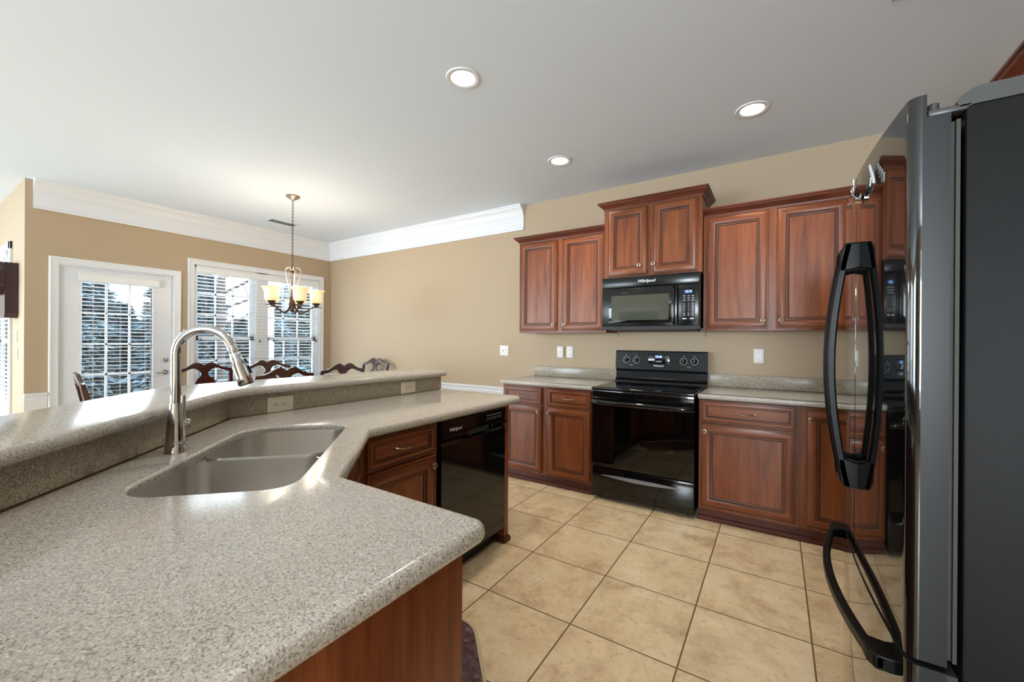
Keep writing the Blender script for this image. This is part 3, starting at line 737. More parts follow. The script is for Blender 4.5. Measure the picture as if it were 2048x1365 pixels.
# cooktop and lip
MB().rbox(-.002, rw + .002, -.012, .035, .835, .893, .008, 3).build('front_trim', 'black', t)
ct = MB().rbox(-.004, rw + .004, -.018, .60, .893, .912, .007, 3).build('cooktop', 'black', t)
MB().box(.03, rw - .03, .03, .56, .9121, .9135).build('glass_cooktop', 'blackglass', ct, smooth=0)
for (x, y, r) in ((.19, .17, .10), (.58, .17, .115), (.19, .43, .075), (.58, .43, .09)):
    for q in (r, r * .62): MB().lathe([(q - .0008, .9136), (q - .0008, .9139), (q + .0008, .9139), (q + .0008, .9136)], (x, y, 0), 48, cap=False).build('burner_ring', 'blacksat', ct)
# backguard, leaning slightly
bg = MB()
bg.prism([(.575, .905), (.645, .905), (.645, 1.20), (.607, 1.20), (.598, 1.192), (.583, 1.032), (.600, 1.026), (.606, 1.01), (.606, .96), (.60, .945), (.578, .925)], -.004, rw + .004, 'YZ')
bgo = bg.build('backguard', 'blacksat', t, smooth=20)
def bgp(x, z, off=.0): # point on the sloped control face
    return (x, .598 - (1.192 - z) * (.015 / .16) - off, z)
tilt = math.atan(.015 / .16)
for x in (rx(-1.171), rx(-1.079), rx(-.672), rx(-.585)):
    k = MB().lathe([(.0275, .0), (.0275, -.0012), (.0262, -.0012), (.0262, 0)], n=36, axis='Y', mi=1, cap=False).lathe([(.0, -.026), (.017, -.026), (.0195, -.022), (.022, -.004), (.022, 0)], n=28, axis='Y', mi=0, cap=False).rbox(-.0045, .0045, -.031, -.020, -.018, .018, .002, mi=0)
    k.rbox(-.001, .001, -.0315, -.030, .006, .017, .0004, 1, mi=1)
    for q in range(0, 360, 45):
        a = R(q + 22); k.box(.031 * math.cos(a) - .003, .031 * math.cos(a) + .003, -.0009, .0, .031 * math.sin(a) - .0012, .031 * math.sin(a) + .0012, mi=1)
    k.box(-.003, .003, -.0009, 0, .042, .048, mi=1)
    ko = k.build('knob', ['black', 'silver'], bgo); ko.location = bgp(x, 1.115, .0005); ko.rotation_euler = (-tilt, 0, 0)
dm = MB().rbox(rx(-.972), rx(-.788), 0, 0.002, 1.090, 1.172, .002, mi=0)
dp = MB().rbox(-.092, .092, -.002, 0.0, -.041, .041, .003, mi=0).box(-.036, .03, -.0024, -.002, .004, .032, mi=1).build('display', ['blackglass', 'ledbg'], bgo); dp.location = bgp(rx(-.880), 1.131, .0005); dp.rotation_euler = (-tilt, 0, 0)
tx = text('12:18', .026, (-.003, -.0028, .018), (R(90), 0, 0), 'led', dp, 'digits', bold=.0006)
for q in ((-.026, .026, -.030, -.018), (.058, .070, -.010, -.002), (.058, .070, -.028, -.020), (-.080, -.072, .0, .004), (-.062, -.050, -.004, .010), (-.08, -.06, .022, .025), (.056, .062, .020, .026), (.074, .082, .020, .026)):
    MB().box(q[0], q[1], -.0026, -.002, q[2], q[3]).build('button', 'arc', dp, smooth=0)
def logo(parent, loc, rot, size):
    o = text('Whirlpool', size, loc, rot, 'silver', parent, 'logo', shear=.25, bold=size * .022)
    return o
logo(bgo, bgp(rx(-.883), 1.068, .001), (R(90) - tilt, 0, 0), .021)
for x in (rx(-1.125), rx(-.628)): text('SURFACE', .008, bgp(x, 1.068, .001), (R(90) - tilt, 0, 0), 'silver', bgo, 'print')

# ------------------------------------------------------------------ microwave
t = thing('microwave', 'black over-the-range microwave mounted under the short cabinet', 'microwave', (-1.269, 3.40, 1.383))
mw, mh = .776, .443
def mx_(x): return x + 1.269
MB().box(.002, mw - .002, .03, YN - 3.40 - .004, .012, mh - .001).build('body', 'black', t, smooth=0)
MB().prism([(.0, 0), (.03, -.0), (.03, .03), (0, .03)], 0, mw, 'YZ').prism([(.02, .0), (.40, -.012), (.40, .02), (.02, .02)], .05, mw - .05, 'YZ').build('bottom_grille', 'blackmat', t, smooth=0)
MB().rbox(0, mw, .0, .035, .355, mh - .001, .005).build('vent_panel', 'mwblack', t)
dz0, dz1 = .028, .350; dx1 = mx_(-.652)
ww0, ww1, wv0, wv1 = mx_(-1.182), mx_(-.718), .078, .285
md = MB()
md.rbox(.001, dx1, -.006, .03, dz0, dz1, .006)
mdo = md.build('door', 'mwblack', t)
MB().rbox(mx_(-1.205), mx_(-.695), -.0085, -.005, wv0 - .022, wv1 + .022, .012, 3).build('window_bezel', 'blackglass', mdo)
MB().box(ww0, ww1, -.0095, -.0084, wv0, wv1).build('window', 'mwglass', mdo, smooth=0)
hx = mx_(-.675)
MB().tube([(hx, -.004, .045), (hx, -.032, .062), (hx, -.038, .12), (hx, -.038, .26), (hx, -.032, .318), (hx, -.004, .335)], .0115, 12).build('handle', 'black', mdo)
mc = MB().rbox(dx1 + .003, mw, -.006, .03, dz0, dz1, .006).build('control_panel', 'mwblack', t)
cx = mx_(-.572)
MB().rbox(mx_(-.618), mx_(-.524), -.008, -.004, .058, .322, .006).build('keypad', 'blacksat', mc)
MB().box(mx_(-.606), mx_(-.543), -.0087, -.0079, .276, .306).build('display', 'ledbg', mc, smooth=0)
text('12:19', .022, (mx_(-.572), -.009, .291), (R(90), 0, 0), 'led', mc, 'digits', bold=.0005)
kp = MB()
for r_ in range(3):
    for c_ in range(3):
        x = mx_(-.602) + c_ * .031; z = .258 - r_ * .017; kp.box(x - .008, x + .008, -.0086, -.0079, z - .002, z + .002)
for r_ in range(4):
    for c_ in range(3):
        x = mx_(-.602) + c_ * .031; z = .195 - r_ * .017; kp.box(x - .002, x + .002, -.0086, -.0079, z - .0035, z + .0035)
for z in (.122, .108):
    for x in (-.602, -.571, -.54): kp.box(mx_(x) - .006, mx_(x) + .006, -.0086, -.0079, z - .002, z + .002)
kp.box(mx_(-.615), mx_(-.585), -.0086, -.0079, .078, .085).box(mx_(-.56), mx_(-.53), -.0086, -.0079, .078, .085)
kp.build('key_print', 'silver', mc, smooth=0)
logo(t, (mx_(-.895), -.001, .398), (R(90), 0, 0), .034)

for x in (-1.268, -.512):
    tag(MB().tube([(x, 3.845, 1.372), (x + .004, 3.842, 1.35), (x - .002, 3.844, 1.328)], .0018, 6).build('loose_wire', 'slot'), 'short dark loose wire under the cabinets %s of the range' % ('left' if x < -1 else 'right'), 'wire')
# ------------------------------------------------------------------ refrigerator
FX, FY0, FY1 = .225, 1.13, 2.045
t = thing('refrigerator', 'glossy black french door refrigerator with bowed handles at the right edge', 'refrigerator', (FX, FY0, 0))
FD = 1.11 - FX; FW = FY1 - FY0
MB().rbox(.078, FD, 0, FW, .03, 1.742, .006).build('body', 'fridgeside', t)
fm = FW / 2; split = .652
def facex(y): return -.026 * (1 - ((y - fm) / fm) ** 2)
# finer sampling for the outer corner: override by denser door build
def fdoor2(y0, y1, z0, z1, name):
    r = .018; ys = []
    def ed(a, s_): return [a + s_ * r * (1 - math.cos(R(q))) for q in range(0, 91, 10)]
    lo = ed(y0, 1) if y0 < .01 else [y0, y0 + .0015, y0 + .004]
    hi = ed(y1, -1)[::-1] if y1 > FW - .01 else [y1 - .004, y1 - .0015, y1]
    mid = [lo[-1] + (hi[0] - lo[-1]) * i / 40 for i in range(1, 40)]
    fr = []
    for y in lo + mid + hi:
        x = facex(y)
        if y0 < .01 and y - y0 < r: x += r - math.sqrt(max(0, r * r - (r - (y - y0)) ** 2))
        elif y1 > FW - .01 and y1 - y < r: x += r - math.sqrt(max(0, r * r - (r - (y1 - y)) ** 2))
        else:
            e = min(y - y0, y1 - y)
            if e < .004: x += .003 * (1 - e / .004)
        fr.append((x, y))
    zr = z1 if z1 < 1 else 1.735
    if z1 > 1:
        lip = fr + [(.024, y1), (.024, y0)]; MBl = MB(); q2 = len(lip)
        trl = tessellate_polygon([[Vector((x, y, 0)) for x, y in lip]])
        vl = [(x, y, zr) for x, y in lip] + [(x, y, z1) for x, y in lip]
    pts = fr + [(.058, y1), (.058, y0)]; n2 = len(pts); k = len(fr); mb = MB()
    vs = [(x, y, z0) for x, y in pts] + [(x, y, zr) for x, y in pts]
    mb.add(vs, [(i, (i + 1) % n2, (i + 1) % n2 + n2, i + n2) for i in range(n2)], 0)
    mb.m = [0 if i < k - 1 else 1 for i in range(n2)]
    tr = tessellate_polygon([[Vector((x, y, 0)) for x, y in pts]])
    mb.add(vs, [tuple(q) for q in tr] + [tuple(j + n2 for j in q) for q in tr], 1)
    if z1 > 1:
        mb.add(vl, [(i, (i + 1) % q2, (i + 1) % q2 + q2, i + q2) for i in range(q2)], 0)
        for i in range(k - 1, q2): mb.m[-q2 + i] = 1
        mb.add(vl, [tuple(j + q2 for j in q) for q in trl], 1)
    return mb.build(name, ['fridgefront', 'fridgeedge'], t, smooth=25)
nd = fdoor2(0, fm - .002, split, 1.78, 'door'); fdr = fdoor2(fm + .002, FW, split, 1.78, 'door')
fz = fdoor2(0, FW, .085, split - .012, 'freezer_drawer')
MB().box(.058, .066, .012, FW - .012, split + .01, 1.72).box(.066, .072, .004, FW - .004, split + .01, 1.72).box(.058, .076, .012, FW - .012, .10, split - .02).build('gasket', 'gasket', t, smooth=0)
MB().rbox(.05, FD, .03, FW - .03, .0, .085, .004).build('base_grille', 'blackmat', t)
# top hinge cover
MB().prism([(.070, 1.7425), (FD, 1.7425), (FD, 1.773), (.10, 1.776), (.09, 1.774), (.072, 1.763), (.066, 1.752)], 0.002, FW - .002, 'XZ').build('top_cover', 'fridgecap', t, smooth=20)
for y in (.024, FW - .024):
    MB().rbox(.026, .088, y - .022, y + .022, 1.7355, 1.748, .003).lathe([(.009, 1.748), (.009, 1.765), (.006, 1.767)], (.038, y, 0), 14).build('hinge', 'fridgecap', t)
def fhandle(parent, y, z0, z1):
    mb = MB(); x0 = facex(y); pts = []; n = 24
    for i in range(n + 1):
        u = i / n; z = z0 + (z1 - z0) * u
        pts.append((x0 - .022 - .040 * math.sin(PI * u) ** .9, z))
    # bar: rectangular section bowed
    w = .014
    for a, b_ in zip(pts[:-1], pts[1:]):
        pass
    vs = []; fs = []
    for (x, z) in pts: vs += [(x - .011, y - w, z), (x + .009, y - w, z), (x + .009, y + w, z), (x - .011, y + w, z)]
    for i in range(n):
        for j in range(4): fs.append((i * 4 + j, i * 4 + (j + 1) % 4, (i + 1) * 4 + (j + 1) % 4, (i + 1) * 4 + j))
    fs += [(0, 1, 2, 3), (n * 4, n * 4 + 1, n * 4 + 2, n * 4 + 3)]
    mb.add(vs, fs)
    for za, zb in ((z0, z0 + .085), (z1 - .085, z1)):
        s_ = 1 if za == z0 else -1
        zz0 = z0 if s_ == 1 else z1
        poly = [(x0 + .004, zz0), (x0 - .030, zz0), (x0 - .030 - .012, zz0 + s_ * .02), (x0 - .046, zz0 + s_ * .085), (x0 + .004, zz0 + s_ * .075)]
        mb.prism(poly, y - w, y + w, 'XZ')
    o = mb.build('handle', 'handleblack', parent, smooth=30)
    m = o.modifiers.new('bevel', 'BEVEL'); m.width = .004; m.segments = 2; m.limit_method = 'ANGLE'; m.angle_limit = R(50)
    return o
fhandle(nd, fm - .050, .865, 1.575); fhandle(fdr, fm + .050, .865, 1.575)
# freezer handle, horizontal bow
mb = MB(); n = 24; vs = []; fs = []; hz = .585; ya, yb = .06, FW - .06
for i in range(n + 1):
    u = i / n; y = ya + (yb - ya) * u; x = facex(y) - .024 - .035 * math.sin(PI * u) ** .9
    vs += [(x - .011, y, hz - .014), (x + .009, y, hz - .014), (x + .009, y, hz + .014), (x - .011, y, hz + .014)]
for i in range(n):
    for j in range(4): fs.append((i * 4 + j, i * 4 + (j + 1) % 4, (i + 1) * 4 + (j + 1) % 4, (i + 1) * 4 + j))
fs += [(0, 1, 2, 3), (n * 4, n * 4 + 1, n * 4 + 2, n * 4 + 3)]; mb.add(vs, fs)
for y0, s_ in ((ya, 1), (yb, -1)):
    x0 = facex(y0); mb.prism([(x0 + .02, y0), (x0 - .032, y0), (x0 - .044, y0 + s_ * .02), (x0 - .050, y0 + s_ * .075), (x0 + .0, y0 + s_ * .065)], hz - .016, hz + .016, 'XY')
o = mb.build('handle', 'handleblack', fz, smooth=30); m = o.modifiers.new('bevel', 'BEVEL'); m.width = .004; m.segments = 2; m.limit_method = 'ANGLE'; m.angle_limit = R(50)
# magnets
mg = MB()
for i in range(6):
    a = R(20 + i * 28); mg.tube([(0, 0, 0), (-.010, math.cos(a) * .022, math.sin(a) * .02), (-.012, math.cos(a) * .040, math.sin(a) * .038 + (.004 if i % 2 else -.006))], [.004, .0028, .0015], 6)
mg.lathe([(0, -.012), (.009, -.009), (.012, 0)], (0, 0, 0), 12, 'X')
o = mg.move(Matrix.Scale(1.3, 4)).build('fridge_magnet', 'chrome', loc=(FX + facex(.39) - .003, FY0 + .375, 1.692)); tag(o, 'spiky silver magnet on the refrigerator door by the seam', 'magnet')
mg = MB()
for k in range(4):
    mg.tube([(-.004, -.02 + k * .011, -.012 + .012 * k), (-.006, -.016 + k * .011, .008 + .010 * k), (-.004, -.010 + k * .011, -.008 + .012 * k)], .0022, 6)
o = mg.move(Matrix.Scale(1.2, 4)).build('fridge_magnet', 'silver', loc=(FX + facex(.2) - .003, FY0 + .215, 1.690)); tag(o, 'silver script-like magnet on refrigerator door nearer the hinge side', 'magnet')

# ------------------------------------------------------------------ peninsula
ROOT2 = math.sqrt(.5)
def st(s_, t_): return ((s_ + t_) * ROOT2, (t_ - s_) * ROOT2)     # s runs toward +x-y, t toward +x+y
xb, xf = -2.13, -1.408     # back of counter, front edge of the long leg
kink = (xb, xb * -1 - 1.245)   # x + y = -1.245
yB, yE = .690, 2.36        # front edge of the near leg, far end
ybk = -.065
k2 = (-1.245 - ybk, ybk)
outer = [(-.492, ybk), (-.492, yB), (-.990, yB), (xf, yB + (-.990 - xf)), (xf, yE), (xb, yE), kink, k2]
rad = [0, .035, 0, 0, .10, 0, 0, 0]
outer = fillet(outer, rad, 8)
S0, S1, T0, T1 = -1.905, -1.115, -.712, -.322
hole = rrect(S0, S1, T0, T1, [.13, .10, .07, .07], 8)     # s, t
hole = [st(a, b_) for a, b_ in hole]
t = thing('countertop', 'speckled beige peninsula countertop wrapping the sink in the foreground', 'countertop', (0, 0, 0))
slab(MB(), outer, .872, .914, .019, hole=hole, hr=.010).build('counter_slab', 'counter', t, smooth=40)
# backsplash up to the bar
def strip(mb, pts, off0, off1, z0, z1, mi=0):
    """vertical strip following plan polyline pts, between left-offsets off0..off1"""
    def offp(o):
        out = []
        for i, p in enumerate(pts):
            p = Vector(p); ns = []
            if i > 0: e = (p - Vector(pts[i - 1])).normalized(); ns.append(Vector((-e.y, e.x)))
            if i < len(pts) - 1: e = (Vector(pts[i + 1]) - p).normalized(); ns.append(Vector((-e.y, e.x)))
            n = ns[0] if len(ns) == 1 else (ns[0] + ns[1]) / (1 + ns[0].dot(ns[1]))
            out.append(tuple(p + n * o))
        return out
    A, B = offp(off0), offp(off1); n = len(pts)
    vs = [(x, y, z0) for x, y in A] + [(x, y, z0) for x, y in B] + [(x, y, z1) for x, y in A] + [(x, y, z1) for x, y in B]
    fs = []
    for i in range(n - 1):
        fs += [(i, i + 1, n + i + 1, n + i), (2 * n + i, 3 * n + i, 3 * n + i + 1, 2 * n + i + 1), (i, 2 * n + i, 2 * n + i + 1, i + 1), (n + i, n + i + 1, 3 * n + i + 1, 3 * n + i)]
    fs += [(0, n, 3 * n, 2 * n), (n - 1, 3 * n - 1, 4 * n - 1, 2 * n - 1)]
    return mb.add(vs, fs, mi)
bl = [(xb, 2.316), kink, k2, (-.492, ybk)]     # heading from far end back toward the camera: left side is the kitchen
strip(MB(), bl, -.012, 0.0, .914, 1.015).build('backsplash', 'splash', t, smooth=0)
o = strip(MB(), bl, -.125, -.0125, 0, 1.0145).build('wall_peninsula', 'wall', smooth=0); struct(o)
# raised bar top
def offset_line(pts, o):
    out = []
    for i, p in enumerate(pts):
        p = Vector(p); ns = []
        if i > 0: e = (p - Vector(pts[i - 1])).normalized(); ns.append(Vector((-e.y, e.x)))
        if i < len(pts) - 1: e = (Vector(pts[i + 1]) - p).normalized(); ns.append(Vector((-e.y, e.x)))
        n = ns[0] if len(ns) == 1 else (ns[0] + ns[1]) / (1 + ns[0].dot(ns[1]))
        out.append(tuple(p + n * o))
    return out
bl2 = [(xb, 2.335), kink, k2, (-.46, ybk)]
A = offset_line(bl2, .050); B = offset_line(bl2, -.335)
barp = fillet(A + B[::-1], [.02, .35, .35, .02, .05, .5, .5, .03], 10)
t = tag(slab(MB(), barp, 1.015, 1.055, .0195).build('breakfast_bar', 'counter', smooth=40), 'raised speckled stone breakfast bar running behind the sink', 'bar')
outlet('bar_outlet', (xb + .0005, 1.119, .953), R(90), 'ivory outlet on the bar backsplash, nearer the faucet', 'duplex', 'ivory', w=.078, h=.130, turn=True)
outlet('bar_outlet', (xb + .0005, 1.984, .957), R(90), 'ivory outlet on the bar backsplash near the far end', 'duplex', 'ivory', w=.078, h=.130, turn=True)

# sink bowls
t = thing('kitchen_sink', 'stainless steel undermount double bowl sink in the peninsula', 'sink', (0, 0, .872))
def bowl(s0, s1, t0, t1, rs, depth=.19, ztop=.021):
    ring = rrect(s0, s1, t0, t1, rs, 8)
    mb = MB(); rings = []
    prof = [(0, ztop), (.001, ztop - .01), (.008, -depth + .05), (.016, -depth + .02), (.036, -depth + .004), (.06, -depth)]
    n = len(ring)
    if area2(ring) < 0: ring = ring[::-1]
    vs = []
    for o_, z in prof: vs += [(*st(a, b_), z) for a, b_ in offset(ring, o_)]
    fs = []
    for i in range(len(prof) - 1):
        for j in range(n): fs.append((i * n + j, i * n + (j + 1) % n, (i + 1) * n + (j + 1) % n, (i + 1) * n + j))
    fs.append(tuple((len(prof) - 1) * n + j for j in range(n)))
    return mb.add(vs, fs)
e = -.0015; sm = -1.492
b1 = bowl(S0 - e, sm - .016, T0 - e, T1 + e, [.13, .06, .06, .07]).build('bowl', 'steel', t, smooth=60)
b2 = bowl(sm + .016, S1 + e, T0 - e, T1 + e, [.06, .10, .07, .06]).build('bowl', 'steel', t, smooth=60)
mb = MB(); n = 10
dv = [(-.0165, -.03), (-.016, -.012), (-.012, -.003), (0, 0), (.012, -.003), (.016, -.012), (.0165, -.03)]
vs = []; fs = []
for tt in (T0 - e, T1 + e):
    for d_, z in dv: vs.append((*st(sm + d_, tt), z + .014))
for j in range(len(dv) - 1): fs.append((j, j + 1, len(dv) + j + 1, len(dv) + j))
# corner fillets of steel where divider meets the walls
mb.add(vs, fs)
for tt, sg in ((T0 - e, 1), (T1 + e, -1)):
    for sd in (-1, 1):
        tri = [(sm, tt), (sm + sd * .078, tt), (sm + sd * .04, tt + sg * .014), (sm + sd * .022, tt + sg * .035), (sm + sd * .0165, tt + sg * .062), (sm, tt + sg * .062)]
        tr = tessellate_polygon([[Vector((a, b_, 0)) for a, b_ in tri]])
        mb.add([(*st(a, b_), .0135) for a, b_ in tri], [tuple(q) for q in tr])
mb.build('divider', 'steelrim', t, smooth=60)
for ss in ((S0 + sm) / 2, (S1 + sm) / 2):
    x, y = st(ss, (T0 + T1) / 2)
    MB().lathe([(.056, -.1895), (.052, -.187), (.042, -.190), (.03, -.196), (.0, -.196)], (x, y, 0), 28, cap=False).build('drain', 'chrome', t)

# faucet
fx, fy = st(-1.530, -.785)
t = thing('kitchen_faucet', 'chrome gooseneck pull-down faucet standing behind the sink', 'faucet', (fx, fy, .914), R(45))   # local +x = toward the sink
MB().lathe([(.0305, 0), (.0305, .004), (.029, .006), (.0275, .03), (.0235, .085), (.0185, .14), (.0160, .160)], n=40).build('body', 'chrome', t, smooth=60)
mb = MB(); z0 = .320; rr = .082; pts = [(0, 0, .158), (0, 0, .2), (0, 0, .26), (0, 0, z0)]
for q in range(8, 161, 8): pts.append((rr - rr * math.cos(R(q)), 0, z0 + rr * math.sin(R(q))))
mb.tube(pts, .0142, 20); mb.build('spout', 'chrome', t, smooth=60)
ex, ez = pts[-1][0], pts[-1][2]; dx, dz = math.sin(R(160)), math.cos(R(160))
def al(d_): return (ex + dx * d_, 0, ez + dz * d_)
mb = MB().tube([al(0), al(.002), al(.030)], [.0135, .0145, .0145], 20)
mb.tube([al(.031), al(.034), al(.07), al(.11), al(.134), al(.138)], [.0150, .0165, .0190, .0225, .0245, .0225], 24)
sh = mb.build('spray_head', 'chrome', t, smooth=60)
MB().tube([al(.1375), al(.140)], [.0205, .0195], 20).build('nozzle', 'blackmat', sh)
nx, nz = -dz, dx      # outward normal of head in local xz
def alo(d_, o_, yy=0): return (ex + dx * d_ + nx * o_, yy, ez + dz * d_ + nz * o_)
for d_, rr_, ln in ((.062, .0075, .010), (.095, .0085, .024)):
    MB().tube([alo(d_ - ln / 2, .0175 + .002), alo(d_ + ln / 2, .0215)], rr_, 10).build('spray_button', 'blacksat', sh)
lv = MB().tube([(0, -.012 + .02, .085), (0, .034, .086), (0, .046, .086)], [.0125, .0125, .011], 16)
lv.build('lever_hub', 'chrome', t)
lv = MB().tube([(0, .040, .080), (-.002, .043, .12), (-.004, .047, .178)], [.0085, .0078, .0085], 14); lvo = lv.build('lever', 'chrome', t)
MB().rbox(-.014, .012, .046, .066, .080, .098, .004).build('plastic_clip', 'plate', t)
MB().tube([(.010 * math.cos(R(q)) + .0, .060, .072 + .012 * math.sin(R(q))) for q in range(160, 380, 20)], .001, 5).build('wire_loop', 'blacksat', t)
MB().lathe([(.0105, -.0010), (.0105, .001), (.009, .001), (.009, -.001)], (.020, .0, 0), 20, 'X', cap=False).build('seam_ring', 'steel', t).location = (.0085, 0, .035)

# peninsula cabinets
fxA = -1.457
t = thing('base_cabinet', 'cherry peninsula cabinet with one drawer over a door beside the dishwasher', 'cabinet', (fxA, 1.085, 0), R(90))
MB().box(.065, .468, .001, .40, .085, .68).build('body', 'wv', t, smooth=0)
MB().box(0, .468, -.0, .018, .085, .872).build('face_frame', 'wv', t, smooth=0)
MB().box(0, .468, .012, .4, 0, .085).build('toe_kick', 'toe', t, smooth=0)
Yl = lambda y: y - 1.085
add_drawer(t, Yl(1.120), Yl(1.526), .722, .864, 0); add_door(t, Yl(1.120), Yl(1.526), .105, .708, 0, Yl(1.497), .663)
# sink base across the corner
L = math.hypot(-1.022 + 1.457, .655 - 1.085)
p0 = (-1.022, .650)
t = thing('sink_base_cabinet', 'angled cherry sink cabinet tucked in the inside corner of the peninsula', 'cabinet', (p0[0], p0[1], 0), R(135))
MB().box(.0, .615, .001, .02, .085, .87).build('face_frame', 'wv', t, smooth=0)
MB().box(.0, .615, .012, .02, .0, .085).build('toe_kick', 'toe', t, smooth=0)
add_drawer(t, .03, .30, .722, .855, 0, False); add_drawer(t, .315, .585, .722, .855, 0, False)
add_door(t, .03, .30, .105, .70, 0, .275, .65); add_door(t, .315, .585, .105, .70, 0, .34, .65)
# near leg
t = thing('base_cabinet', 'cherry peninsula end cabinet showing its plain side panel in the foreground', 'cabinet', (-.530, .632, 0), R(180))
MB().box(0, .46, .001, .68, .0, .871).build('body', 'wh', t, smooth=0)
MB().rbox(-.006, .0, -.004, .69, .0, .871, .001).build('side_panel', 'wv', t)
add_door(t, .03, .43, .105, .70, 0, .06, .65); add_drawer(t, .03, .43, .722, .855, 0)
# end post of the long leg
t = thing('end_panel', 'narrow cherry end panel with base block right of the dishwasher', 'panel', (fxA, 2.162, 0), R(90))
MB().rbox(0, .045, -.012, .66, .0, .871, .001).build('panel', 'wv', t)
MB().sweep([(-.010, 0), (.012, 0), (.014, .02), (.006, .034), (.0, .042), (-.01, .042)], [(-.0, .045, -1, 0), (-.0, -.012, -1, -1), (.045, -.012, 1, -1), (.045, .66, 1, 0)]).build('base_block', 'toe', t, smooth=0)

# dishwasher
t = thing('dishwasher', 'black built-in dishwasher in the peninsula', 'dishwasher', (-1.437, 1.558, 0), R(90))
dw = .598
MB().box(.004, dw, .03, .60, .095, .868).build('body', 'blackmat', t, smooth=0)
MB().box(.01, dw - .01, .075, .10, .0, .10).build('toe_panel', 'blackmat', t, smooth=0)
MB().prism([(0, .105), (.0, .735), (.012, .752), (.03, .752), (.03, .105)], .012, dw - .004, 'YZ').build('door_panel', 'black', t, smooth=20)
MB().prism([(.004, .757), (-.014, .775), (-.014, .785), (.0, .79), (-.006, .858), (.0, .865), (.03, .865), (.03, .757)], .012, dw - .004, 'YZ').build('control_panel', 'black', t, smooth=20)
MB().rbox(.21, .40, -.016, -.008, .762, .790, .004).build('latch_handle', 'blackmat', t)
tl = math.atan(.006 / .068)
logo(t, (.115, -.0045, .812), (R(90), 0, 0), .024)
pr = MB()
for i in range(12): pr.box(.395 + i * .0125, .403 + i * .0125, -.0062, -.0045, .838, .8405)
for i in range(6): pr.box(.40 + i * .026, .412 + i * .026, -.0048, -.003, .822, .8245); pr.box(.403 + i * .026, .409 + i * .026, -.0042, -.0025, .812, .8145)
pr.build('button_print', 'silver', t, smooth=0)
pr = MB().box(.43, .437, -.0150, -.0140, .776, .780).build('indicator', 'silver', t, smooth=0)

# floor mat
ma = thing('floor_mat', 'maroon fruit-print kitchen mat with pale border on the floor', 'mat', (*st(-1.52, 0.015), 0), R(-45))
out = rrect(-.40, .40, -.225, .225, .15, 10)
slab(MB(), out, .0, .008, .003).build('mat_border', 'matedge', ma)
MB().prism(rrect(-.385, .385, -.21, .21, .138, 10), .008, .0095, 'XY').build('mat_print', 'mat', ma)

# ------------------------------------------------------------------ ceiling fixtures
def downlight(x, y, label, first=[None], power=40):
    if first[0] is None:
        t = thing('recessed_light', label, 'light', (x, y, HC), 0, 'lit recessed downlights')
        MB().lathe([(.068, .002), (.068, -.004), (.074, -.007), (.092, -.006), (.096, 0)], n=40, cap=False).build('trim_ring', 'white', t)
        MB().lathe([(.069, -.0035), (.05, -.0025), (.0, -.002)], n=32, cap=False).build('lamp_lens', 'can', t)
        first[0] = t
    else:
        t = copy_tree(first[0]); t.location = (x, y, HC); t['label'] = label
    t['group'] = 'lit recessed downlights'
    l = bpy.data.lights.new('downlight_beam', 'SPOT'); l.energy = power; l.spot_size = R(130); l.spot_blend = 1; l.shadow_soft_size = .06; l.color = (1, .90, .74)
    o = bpy.data.objects.new('downlight_beam', l); o.location = (x, y, HC - .03); C.objects.link(o)
    return t
downlight(-1.499, 1.793, 'lit recessed downlight over the peninsula, nearest and largest')
downlight(-.138, 3.017, 'lit recessed downlight at right, above the range side wall cabinets')
downlight(-1.509, 3.042, 'lit recessed downlight above the wall cabinets, farthest')
downlight(-.2, -.6, 'added recessed downlight behind the camera, an unseen fill lamp')  # extra lamp added out of view to brighten the room
def vent(x, y, w, h, label, rz=0):
    t = thing('ceiling_vent', label, 'vent', (x, y, HC), rz)
    mb = MB()
    for q in ((-w / 2, w / 2, -h / 2, -h / 2 + .02), (-w / 2, w / 2, h / 2 - .02, h / 2), (-w / 2, -w / 2 + .02, -h / 2, h / 2), (w / 2 - .02, w / 2, -h / 2, h / 2)): mb.rbox(q[0], q[1], q[2], q[3], -.006, 0, .002)
    mb.build('frame', 'ceiling', t)
    MB().box(-w / 2 + .02, w / 2 - .02, -h / 2 + .02, h / 2 - .02, -.001, 0).build('duct', 'duct', t, smooth=0)
    sl = MB(); k = int((h - .04) / .014)
    for i in range(k):
        y_ = -h / 2 + .025 + i * .014; sl.add([(-w / 2 + .02, y_, -.006), (w / 2 - .02, y_, -.006), (w / 2 - .02, y_ + .009, -.001), (-w / 2 + .02, y_ + .009, -.001)], [(0, 1, 2, 3)])
    sl.build('louvers', 'ceiling', t, smooth=0)
vent(-5.30, 2.80, .17, .36, 'white ceiling vent beside the chandelier chain')
vent(.492, 2.225, .16, .30, 'white ceiling vent at the top right edge')

